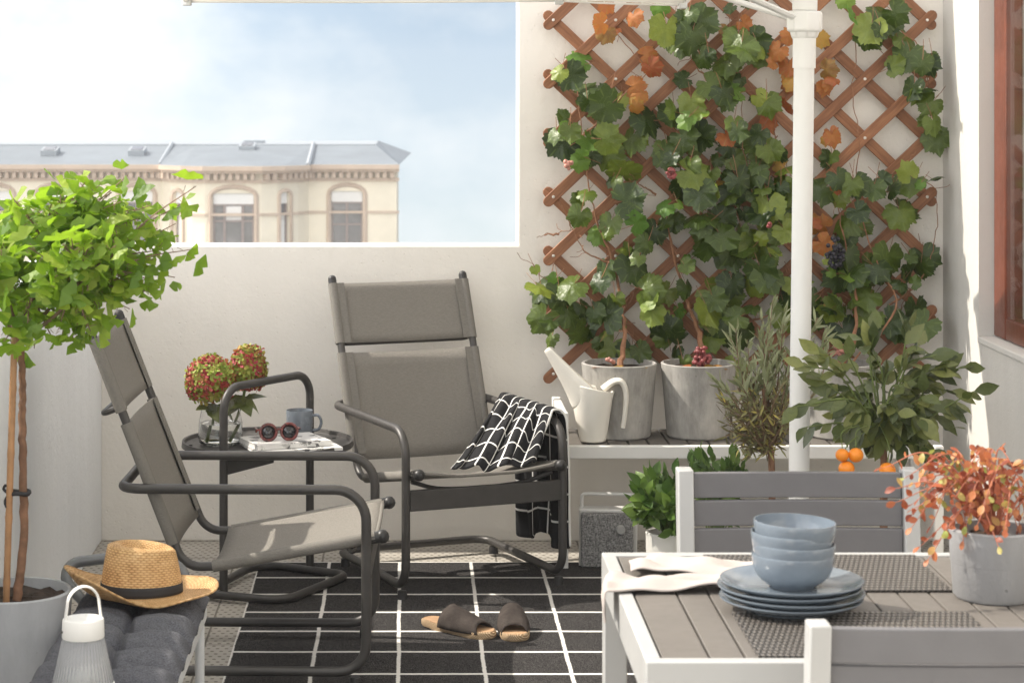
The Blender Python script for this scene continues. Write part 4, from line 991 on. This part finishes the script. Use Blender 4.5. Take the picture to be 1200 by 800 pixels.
# plates and bowls
PXc,PYc=(927-CX)*3.93/F,3.93
z=TS+.0047; names=['lowest','second lowest','second from top','topmost']
tilt=[(0,0),(.003,-.002),(-.003,.002),(.002,.003)]
for k in range(4):
    r_=.124
    pr=[(.001,.003),(.07,.003),(.074,.0),(.080,.0),(.082,.004),(.105,.0085),(.121,.0165),(.1245,.0195),(.1245,.0215),(.122,.0215),(.104,.0135),(.084,.0085),(.001,.0075)]
    c=(PXc+tilt[k][0],PYc+tilt[k][1],z)
    tag(build('plate',MB().lathe(pr,64,c),M['glaze'],loc=c),['pale blue dinner plate at the bottom of the stack','pale blue dinner plate second from the bottom of the stack','pale blue dinner plate just below the top plate','topmost pale blue dinner plate carrying the bowls'][k],'plate','stacked pale blue dinner plates'); z+=.0098
zb=z-.0098+.0085
for k in range(4):
    pr=[(.001,.004),(.032,.004),(.035,0),(.040,0),(.042,.004),(.054,.011),(.0635,.021),(.069,.034),(.0712,.048),(.0717,.0565),(.0712,.0585),(.0692,.0585),(.0682,.048),(.0655,.034),(.059,.021),(.045,.0125),(.001,.0085)]
    c=(PXc+.003+[0,.001,-.002,.0015][k],PYc+[0,-.001,.001,0][k],zb)
    b_=build('bowl',MB().lathe(pr,64,c),M['glaze'],loc=c); tag(b_,['lowest pale blue bowl resting on the top plate','second pale blue bowl from the bottom of the bowl stack','third pale blue bowl just under the top bowl','topmost pale blue bowl, open and empty'][k],'bowl','stacked pale blue bowls')
    b_.rotation_euler=(0,[0,.012,.018,.038][k],0); zb+=.0185
# napkins
def napkin(label,path,width,seed,zoff):
    rg=random.Random(seed); S_=spline([Vector(p) for p in path],10); n=len(S_)
    ph=[rg.uniform(0,6) for _ in range(6)]
    def fn(u,v):
        i=u*(n-1); k=min(int(i),n-2); p=S_[k].lerp(S_[k+1],i-k); d=(S_[k+1]-S_[k]).normalized(); s_=Vector((-d.y,d.x,0))
        s_=Vector((.06,1,0)).normalized(); wv=(v-.5)*width*(1+.10*math.sin(5*u+ph[0]))
        h=.007+.007*math.sin(math.pi*v)+.005*math.sin(9*v+3*u+ph[1])*math.sin(math.pi*v)+.0045*math.sin(14*u+6*v+ph[2])+.004*math.sin(23*u-4*v+ph[3])
        lay=p+s_*wv+Vector((0,0,max(.002,h)))
        return lay
    g=MB().grid(fn,60,24)
    tag(build('napkin',g,M['linen'],loc=S_[n//2],solid=.0045,sub=1),label,'napkin','folded linen napkins on the table corner')
napkin('pale pink linen napkin hanging over the table corner in front of the other',[(TX0-.022,4.08,TS-.050),(TX0-.024,4.085,TS-.022),(TX0-.012,4.09,TS+.003),(.42,4.10,TS+.003),(.50,4.10,TS+.0035),(.59,4.11,TS+.003),(.655,4.12,TS+.003)],.105,21,0)
napkin('pale pink linen napkin lying along the far table edge behind the other',[(.415,4.25,TS+.004),(.47,4.245,TS+.006),(.55,4.225,TS+.006),(.63,4.215,TS+.004),(.69,4.21,TS+.004),(.73,4.20,TS+.004)],.11,23,0)
# table planter
_,pT=pot('table_planter','light grey two tier pot standing on the dining table','pot' and 1165,0,4.03,.080,.125,TS+.001,M['tablepot'],band_=1)
bush('red_leaf_plant','trailing plant with small orange red leaves on the dining table',pT,W(1148,590,4.03),(.170,.12,.085),58,ROUND,(.011,.021),10,M['redleaf'],mat('red_stem',(.42,.14,.08),.6,var=.2),'plant',31,.0021,
  tips=[W(1035,548,4.0),W(1050,572,3.98),W(1070,590,3.97),W(1068,618,3.96),W(1078,640,3.95),W(1095,640,3.93),W(1190,545,4.03),W(1195,560,4.0),W(1130,552,4.0),W(1170,640,3.93),W(1178,620,3.92),W(1110,548,4.05),W(1088,655,3.94),W(1060,560,4.0)],up=.9,start=.3,face=.9)

# ================================================================== DINING CHAIRS
def dining_chair():
    t=thing('dining_chair','white framed dining chair with grey slats behind the table','dining chair',(0,0,0),0,'slatted dining chairs')
    bd=lambda n,g,m,p=t,**k: build(n,g,m,p,world=False,**k)
    w=.2365; H=.826
    for s in (-1,1):
        P=[Vector((s*w,-.03,0)),Vector((s*w,0,.42)),Vector((s*w,-.045,H))]
        g=MB()
        def post(z0,z1,ya,yb): 
            x0,x1=s*w-.0165,s*w+.0165; d=.024
            g.add([(x0,ya-d,z0),(x1,ya-d,z0),(x1,ya+d,z0),(x0,ya+d,z0),(x0,yb-d,z1),(x1,yb-d,z1),(x1,yb+d,z1),(x0,yb+d,z1)],[(0,3,2,1),(4,5,6,7),(0,1,5,4),(1,2,6,5),(2,3,7,6),(3,0,4,7)])
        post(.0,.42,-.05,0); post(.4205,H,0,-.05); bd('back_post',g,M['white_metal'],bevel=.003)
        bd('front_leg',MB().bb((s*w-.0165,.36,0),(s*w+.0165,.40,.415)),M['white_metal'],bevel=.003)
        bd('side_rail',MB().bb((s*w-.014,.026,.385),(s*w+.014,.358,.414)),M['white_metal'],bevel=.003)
    for k,zc in enumerate((H-.008-.0265,H-.008-.0265-.0575,H-.008-.0265-.115)):
        hh=.0265; yb=-.05*(zc-.42)/(H-.42)
        g=MB(); n=18; vs=[]
        for q in range(n+1):
            u=q/n; x=(u*2-1)*(w-.0175); yy=yb-.010*(1-(2*u-1)**2)
            vs+=[(x,yy-.008,zc-hh),(x,yy+.008,zc-hh),(x,yy+.008,zc+hh),(x,yy-.008,zc+hh)]
        g.add(vs,[(4*q+a,4*q+4+a,4*q+4+(a+1)%4,4*q+(a+1)%4) for q in range(n) for a in range(4)]+[(0,1,2,3),(4*n+3,4*n+2,4*n+1,4*n)])
        bd('back_slat',g,M['slat_grey'],bevel=.002)
    g=MB()
    for k in range(6): g.bb((-w+.018,.03+k*.061,.412),(w-.018,.03+k*.061+.056,.430))
    bd('seat',g,M['slat_grey'],bevel=.002,smooth=False)
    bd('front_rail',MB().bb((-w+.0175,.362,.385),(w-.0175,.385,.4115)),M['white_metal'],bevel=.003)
    return t
dc=dining_chair(); dc.location=((933.5-CX)*4.75/F,4.70,.008); dc.rotation_euler=(0,0,math.pi)
dc2=copy_tree(dc); dc2.location=((959-CX)*3.40/F+.2365,3.45,.008); dc2.rotation_euler=(0,0,0); dc2['label']='white framed dining chair cut off at the lower right corner'

# ================================================================== STOOL, CUSHION, HAT, LANTERN
SX0,SX1,SY0,SY1,SZ=-.785,-.492,4.35,5.47,.375
bs=thing('low_bench','low white metal bench with a curved grey end tube under the cushion','bench',((SX0+SX1)/2,(SY0+SY1)/2,0))
g=MB(); g.bb((SX0,SY0,SZ-.03),(SX0+.022,SY1,SZ)); g.bb((SX1-.022,SY0,SZ-.03),(SX1,SY1,SZ)); g.bb((SX0+.0225,SY0,SZ-.03),(SX1-.0225,SY0+.022,SZ)); g.bb((SX0+.0225,SY1-.022,SZ-.03),(SX1-.0225,SY1,SZ))
build('frame',g,M['greywhite_metal'],bs,bevel=.004)
for x in (SX0+.014,SX1-.012):
    for y in (SY0+.03,SY1-.06): build('leg',MB().tube([(x,y,SZ-.031),(x,y,0)],.0115,12),M['greywhite_metal'],bs)
g=MB()
for k in range(16): g.bb((SX0+.0225,SY0+.03+k*.066,SZ-.02),(SX1-.0225,SY0+.08+k*.066,SZ-.004))
build('seat_slats',g,M['slat_grey'],bs,smooth=False)
build('end_tube',MB().tube(fillet([(SX0+.01,SY1-.02,SZ+.001),(SX0-.09,SY1+.03,SZ+.095),(SX0+.05,SY1+.06,SZ+.105),(SX1-.06,SY1+.06,SZ+.09),(SX1-.05,SY1-.003,SZ+.001)],.05,7),.0135,10),M['grey_tube'],bs)
# tufted cushion
cw_,cl_=SX1-SX0+.012,SY1-SY0-.01
def cush(u,v,top=True):
    x=SX0-.004+u*cw_; y=SY0+.01+v*cl_
    e=min(u*cw_,(1-u)*cw_,v*cl_,(1-v)*cl_); ed=min(1,e/.03); ed=math.sqrt(max(0,1-(1-ed)**2))
    a_=u*2; b_=v*7.3+.2+(.42 if a_>=1 else 0)*min(1,abs(a_-1)/.12); fu,fv=a_%1,b_%1
    pil=max(0,math.sin(math.pi*fu)*math.sin(math.pi*fv))
    z=.018+.048*math.sin(math.pi*fv)**.75*(.62+.38*math.sin(math.pi*fu)**.6)
    k=int(a_)*7+int(b_)
    d=min(math.hypot((fu-p)*.15,(fv-q)*.155) for p in (0,1) for q in (0,1))
    ang=math.atan2(fv-.5,fu-.5); e1=min(fv,1-fv)*.155+.004*math.sin(14*fu+k); e2=min(fu,1-fu)*.15
    wr=.0045*math.sin(9*ang+k*1.7)*(1-pil)*max(0,pil)**.3+.0025*math.sin(30*fv+8*fu+k)*pil-.016*math.exp(-(d/.020)**2)-.016*math.exp(-(e1/.010)**2)-.010*math.exp(-(e2/.009)**2)
    zt_=z+wr
    return (x,y,SZ+.001+ .022+(zt_-.022)*ed if top else SZ+.001+.022-.02*ed)
g=MB().grid(lambda u,v:cush(u,v),80,240); g.grid(lambda u,v:cush(u,1-v,False),20,60)
cs=build('seat_cushion',g,M['cushion'],loc=((SX0+SX1)/2,(SY0+SY1)/2,SZ),sharp=0); tag(cs,'charcoal tufted cushion lying on the low white bench','cushion')
# hat
HC=W(166,697,5.28); HZ=SZ+.068
ht=thing('straw_hat','woven straw hat with a black band lying on the charcoal cushion','hat',(HC.x,HC.y,HZ))
ha=rad(8)
def hat_pt(u,ring):
    a=u*2*math.pi; ca,sa=math.cos(a),math.sin(a)
    t=ring
    if t<=1:   # brim from edge(0) to crown foot(1)
        ex,ey=.178,.150; cx_,cy_=.094,.078
        k=1-t; x=ca*(cx_+(ex-cx_)*k); y=sa*(cy_+(ey-cy_)*k)
        lift=.070*max(0,-math.cos(a-.25))**1.6*k**1.5+.012*max(0,sa)**2*k+.016*max(0,ca)**2*k*k-.006*math.sin(math.pi*k)+.003*math.sin(5*a)*k
        return Vector((x,y,.008+lift))
    k=t-1      # crown 0..1 wall, 1..2 top
    if k<=1:
        s=1-.17*k**1.6; x=ca*.094*s; y=sa*.078*s
        pin=max(0,ca)**6; 
        y*=1-.10*k*max(0,ca)**2
        z=.008+.108*k*(1-.06*pin)+.010*k*math.cos(a*1)*-1*.6
        return Vector((x,y,z))
    q=k-1
    s=.83*(1-q); x=ca*.094*s; y=sa*.078*s*(1-.10*max(0,ca)**2)
    z0=.116-.006*math.cos(a)
    dent=.030*math.exp(-((y/.030)**2))*math.exp(-(((x-.03)/.075)**4)); edge=.010*math.sin(math.pi*min(1,q*2))*(q<.5)
    return Vector((x,y,z0+edge*.6-dent*min(1,q*2.2)-.004*math.cos(a)*0))
def hat_w(u,v,off=0):
    p=hat_pt(u,v); p.z*=1.0; x=p.x*math.cos(ha)-p.y*math.sin(ha); y=p.x*math.sin(ha)+p.y*math.cos(ha)
    return (HC.x+x,HC.y+y,HZ+p.z)
g=MB(); vs=[];uv=[];fs=[]; nu=96; rows=[i/10 for i in range(0,11)]+[1+i/12 for i in range(1,13)]+[2+i/14 for i in range(1,14)]
for j,v in enumerate(rows):
    for i in range(nu): vs.append(hat_w(i/nu,v)); uv.append((i/nu if v<=1 else i/nu*.75,v*.42))
for j in range(len(rows)-1):
    for i in range(nu): fs.append((j*nu+i,j*nu+(i+1)%nu,(j+1)*nu+(i+1)%nu,(j+1)*nu+i))
fs.append(tuple((len(rows)-1)*nu+i for i in range(nu))); g.add(vs,fs,uv); build('body',g,M['straw'],ht,solid=.003,sharp=0)
g=MB(); vs=[];fs=[]
for j in range(4):
    for i in range(nu):
        p=hat_pt(i/nu,1.02+.22*j/3); q=Vector((p.x*1.025,p.y*1.025,p.z)); x=q.x*math.cos(ha)-q.y*math.sin(ha); y=q.x*math.sin(ha)+q.y*math.cos(ha); vs.append((HC.x+x,HC.y+y,HZ+q.z+.002))
for j in range(3):
    for i in range(nu): fs.append((j*nu+i,j*nu+(i+1)%nu,(j+1)*nu+(i+1)%nu,(j+1)*nu+i))
g.add(vs,fs); build('hat_band',g,M['ribbon'],ht,solid=.0015,sharp=0)
e=[Vector(hat_w(i/nu,0)) for i in range(nu)]; build('brim_edge',MB().tube(e,.0026,6,True),M['straw'],ht)
# lantern
LY=4.52; LC=Vector(((97.5-CX)*LY/F,LY,SZ+.055)); cap_z=CH-(745-CY)*LY/F
ln=thing('lantern','white portable lantern with ribbed glass shade on the cushion edge','lantern',LC)
hz=cap_z-LC.z
nr=44
g=MB().lathe([(.058,.012),(.060,.016),(.041,hz-.002),(.039,hz-.002),(.057,.018),(.055,.012)],nr*4,LC,mod=lambda a,z:1+.022*math.cos(nr*a),close=True); build('ribbed_shade',g,M['ribglass'],ln,sharp=0)
build('base',MB().lathe([(.001,0),(.060,0),(.063,.004),(.063,.012),(.058,.015),(.001,.015)],48,LC),M['lid'],ln)
build('cap',MB().lathe([(.001,hz),(.0415,hz-.002),(.0425,hz),(.0415,hz+.033),(.040,hz+.036),(.036,hz+.037),(.001,hz+.034)],48,LC),M['lid'],ln)
build('inner_lamp',MB().lathe([(.001,.015),(.018,.015),(.018,hz*.55),(.012,hz*.62),(.001,hz*.63)],24,LC),M['lid'],ln)
dh=Vector((.92,.38,0)); rr=.0405; hp=[LC+Vector((0,0,hz+.008))+dh*(-rr)]+[LC+Vector((0,0,hz+.062))+dh*(-rr*.82*math.cos(q))+Vector((0,0,.038*math.sin(q))) for q in [math.pi*k/12 for k in range(13)]]+[LC+Vector((0,0,hz+.008))+dh*rr]
build('handle',MB().tube(hp,.0075,8,sx=.35,sy=1.0,up=(dh.x,dh.y,0)),M['lid'],ln)
for s in (-1,1): build('screw',MB().ball(LC+Vector((0,0,hz+.012))+dh*(s*(rr+.003)),.0028,8,6),M['dark_metal'],ln)

# ================================================================== PLANTER AND GINKGO
GY=5.20
pt,gb=pot('planter','large dark grey concrete planter at the lower left edge',15,690,GY,.137,.478,0,M['planter'],taper=.74)
gt=thing('ginkgo_tree','young ginkgo tree with bright green fan leaves tied to a stake','tree',gb)
rg=random.Random(5)
top=W(24,395,GY)
S_=spline([Vector((gb.x+.014,GY-.03,gb.z)),W(27,640,GY-.02),W(27.5,560,GY-.012),W(26,500,GY-.012),W(26.5,450,GY),top],8); S_=[p+rv(.0015,rg) for p in S_]
build('trunk',MB().tube(S_,[.0105-.003*k/len(S_)+rg.uniform(-.0006,.0006) for k in range(len(S_))],10),M['bark'],gt)
sk=MB(); a,b_=Vector((gb.x-.008,GY-.045,gb.z-.02)),W(17.5,380,GY-.03); sk.tube([a.lerp(b_,k/40) for k in range(41)],[.0078+(.0011 if k%9==4 else 0) for k in range(41)],10); build('stake',sk,M['bamboo'],gt)
g=MB(); tc_=W(22,577,GY-.02)
g.tube([tc_+Vector((.024*math.cos(q),.022*math.sin(q),.002*math.sin(3*q))) for q in [2*math.pi*k/20 for k in range(20)]],.0052,7,True)
g.tube(spline([tc_+Vector((-.02,-.015,0)),tc_+Vector((-.031,-.02,.012)),tc_+Vector((-.026,-.022,.022))],5),.0035,6); g.tube(spline([tc_+Vector((-.02,-.015,0)),tc_+Vector((-.028,-.02,-.016)),tc_+Vector((-.024,-.022,-.03))],5),.0035,6)
build('tie',g,M['tie'],gt)
cc=W(56,305,GY); rx,ry,rz=.285,.27,.195
tips=[W(*q,GY+rg.uniform(-.12,.1)) for q in ((230,218),(214,238),(226,292),(150,205),(100,213),(82,222),(206,262),(205,325),(188,345),(152,362),(100,392),(66,405),(40,408),(85,400),(130,225),(178,240),(60,238),(20,262),(196,292),(150,300),(110,260))]
while len(tips)<120:
    e=ell(rg)
    if e.length<.35: continue
    tips.append(cc+Vector((e.x*rx-.03*(e.z<0),e.y*ry,e.z*rz)))
lm=MB(); lf=MB()
hubs=[W(40,345,GY),W(80,330,GY+.05),W(90,345,GY-.07),W(5,330,GY+.04),W(-30,330,GY-.05),W(60,300,GY)]
for h_ in hubs: P=spline([top,top.lerp(h_,.5)+Vector((0,0,-.012)),h_],5); lm.tube(P,[.006-.003*k/len(P) for k in range(len(P))],7)
for ti,tp in enumerate(tips):
    h_=min(hubs,key=lambda q:(q-tp).length); P=spline([h_,h_.lerp(tp,.5)+Vector((0,0,.02))+rv(.015,rg),tp],7); n=len(P); lm.tube(P,[.0028-.0018*k/n for k in range(n)],5)
    nl=12 if ti>=21 else 10
    for k in range(nl):
        f=1-.75*(k/nl)**1.0; i=min(n-2,int(f*(n-1))); p=P[i]+rv(.014,rg)
        d=((P[i+1]-P[i]).normalized()*.5+rv(1,rg)+Vector((0,0,-.25))).normalized(); sz=rg.uniform(.030,.058)
        pet=p+d*sz*.35; lm.tube([p,pet],.0007,4,cap=False); lf.leaf(rg.choice(GINK),pet,d,Vector((0,-.35,.8))+rv(.85,rg),sz)
cr=build('crown',lf,M['ginkgo'],gt,sharp=0); build('limbs',lm,M['twig'],gt)

# ================================================================== SLIPPERS
def slipper(label,heel,toe,seed):
    h=Vector((heel.x,heel.y,0)); t_=Vector((toe.x,toe.y,0)); d=(t_-h).normalized(); n=Vector((-d.y,d.x,0)); L=.262; zb=.0085
    t=thing('slipper',label,'slipper',(h+d*.13)+Vector((0,0,zb)),0,'espadrille slippers on the rug')
    out=[(0,0),(.006,.020),(.03,.031),(.08,.033),(.13,.034),(.18,.043),(.215,.044),(.243,.034),(.258,.016),(.262,0)]
    S1=spline([Vector((a,b,0)) for a,b in out],4); full=[(p.x,p.y) for p in S1]+[(p.x,-p.y*(.93 if p.x>.15 else 1)) for p in S1[-2:0:-1]]
    P=lambda x,y,z:h+d*x+n*y+Vector((0,0,zb+z)); N=len(full)
    g=MB(); lay=[(0,.985),(.005,1.02),(.012,1.025),(.018,1.02),(.022,.985)]
    vs=[P(.131+(x-.131)*k,y*k,z+.004*(x<.05)) for z,k in lay for x,y in full]
    g.add(vs,[(i*N+k,i*N+(k+1)%N,(i+1)*N+(k+1)%N,(i+1)*N+k) for i in range(len(lay)-1) for k in range(N)]+[tuple(range(N))[::-1]]); build('sole',g,M['jute'],t)
    g=MB().add([P(.131+(x-.131)*.97,y*.97,.0215+.004*(x<.05)) for x,y in full],[tuple(range(N))]); build('insole',g,M['insole'],t,smooth=False)
    def up(u,v):
        x=.092+.142*v; half=.037+.009*math.sin(math.pi*min(1,v*1.05))*(1 if v<.9 else .8); a=math.pi*u
        H=.066-.038*v; y=half*1.03*math.cos(a); z=.013+H*math.sin(a)**.75
        return P(x+.018*math.sin(a)*(.5-v)*1.6-.012*math.cos(a)**2*(v<.5),y,z)
    g=MB().grid(up,20,10); build('upper',g,M['suede'],t,solid=.0035)
slipper('brown suede slipper lying sideways, its heel to the left',FL(498,735),FL(585,753),1)
slipper('brown suede slipper pointing its toe forward, right of its pair',FL(598,730),FL(605,760),2)

# ================================================================== LIGHT, SKY, CAMERA
az=rad(SUN_AZ); el=rad(SUN_EL)
tosun=Vector((-math.cos(az)*math.cos(el),math.sin(az)*math.cos(el),math.sin(el)))
ld=bpy.data.lights.new('sun','SUN'); ld.energy=3.9; ld.angle=rad(.6); ld.color=(1,.93,.82)
lo=bpy.data.objects.new('sun',ld); COL.objects.link(lo); lo.rotation_euler=tosun.to_track_quat('Z','Y').to_euler(); lo.location=(-5,5,8)
wd=bpy.data.worlds.new('World'); SC.world=wd; wd.use_nodes=True; nt=NT(wd)
dirv=nt.n('ShaderNodeTexCoord').outputs['Generated']
s=nt.n('ShaderNodeSeparateXYZ',{0:dirv})
zc=nt.m('MAXIMUM',nt.m('ADD',s.outputs[2],.14),.05)
v=nt.n('ShaderNodeCombineXYZ',{0:s.outputs[0],1:s.outputs[1],2:zc}).outputs[0]
sky=nt.n('ShaderNodeTexSky',sky_type='NISHITA',sun_disc=False); nt.t.links.new(v,sky.inputs[0]); sky.sun_elevation=el; sky.sun_rotation=math.atan2(tosun.x,tosun.y); sky.air_density=1.0; sky.dust_density=.6; sky.ozone_density=1.0
cn=nt.noise(nt.n('ShaderNodeMapping',{0:dirv,1:(.37,.2,.05),3:(1,1,1.5)}).outputs[0],7.5,7,.55)
cm=nt.step(cn,.42,.68)
lowv=nt.m('MULTIPLY',nt.m('SUBTRACT',1.0,nt.step(s.outputs[2],-.06,.10)),.35)
cm=nt.m('MINIMUM',nt.m('ADD',nt.m('ADD',nt.m('MULTIPLY',cm,.68),.20),nt.m('MULTIPLY',lowv,.8)),.92)
skc=nt.mix(cm,sky.outputs[0],C4((8.3,8.1,7.85)))
# sky dimmed in view; unseen glow added at upper left as soft fill light
fill_glow=nt.n('ShaderNodeMapRange',{0:nt.n('ShaderNodeVectorMath',{0:dirv,1:(-.74,-.36,.57)},operation='DOT_PRODUCT').outputs['Value'],1:-.35,2:.75,3:.0,4:1.0}).outputs[0]
tint=nt.mix(fill_glow,C4((.635,.69,.735)),C4((2.80,2.56,2.20)))
skc=nt.n('ShaderNodeVectorMath',{0:skc,1:tint},operation='MULTIPLY').outputs[0]
bg=nt.n('ShaderNodeBackground',{0:skc,1:.12}); nt.n('ShaderNodeOutputWorld',{0:bg.outputs[0]})
hz_=MB().bb((-75,-25,-21.2),(75,130,3.4)); hm,hn=newmat('haze'); hv=hn.n('ShaderNodeVolumePrincipled',{'Color':C4((.95,.95,.96)),'Density':.0012,'Anisotropy':0.0}); hn.n('ShaderNodeOutputMaterial',{1:hv.outputs[0]})
tag(build('haze',hz_,hm,smooth=False),kind='stuff')
cd=bpy.data.cameras.new('camera'); co=bpy.data.objects.new('camera',cd); COL.objects.link(co)
co.location=(0,0,CH); co.rotation_euler=(rad(90),0,0); cd.sensor_width=36; cd.sensor_fit='HORIZONTAL'; cd.lens=36*F/1200; cd.shift_x=(600-CX)/1200; cd.shift_y=-(400-CY)/1200
cd.clip_start=.05; cd.clip_end=2000; cd.dof.use_dof=True; cd.dof.focus_distance=6.9; cd.dof.aperture_fstop=11
SC.camera=co
vs_=SC.view_settings; vs_.view_transform='Standard'; vs_.look='None'; vs_.exposure=0.55; vs_.gamma=1.0; vs_.use_curve_mapping=False
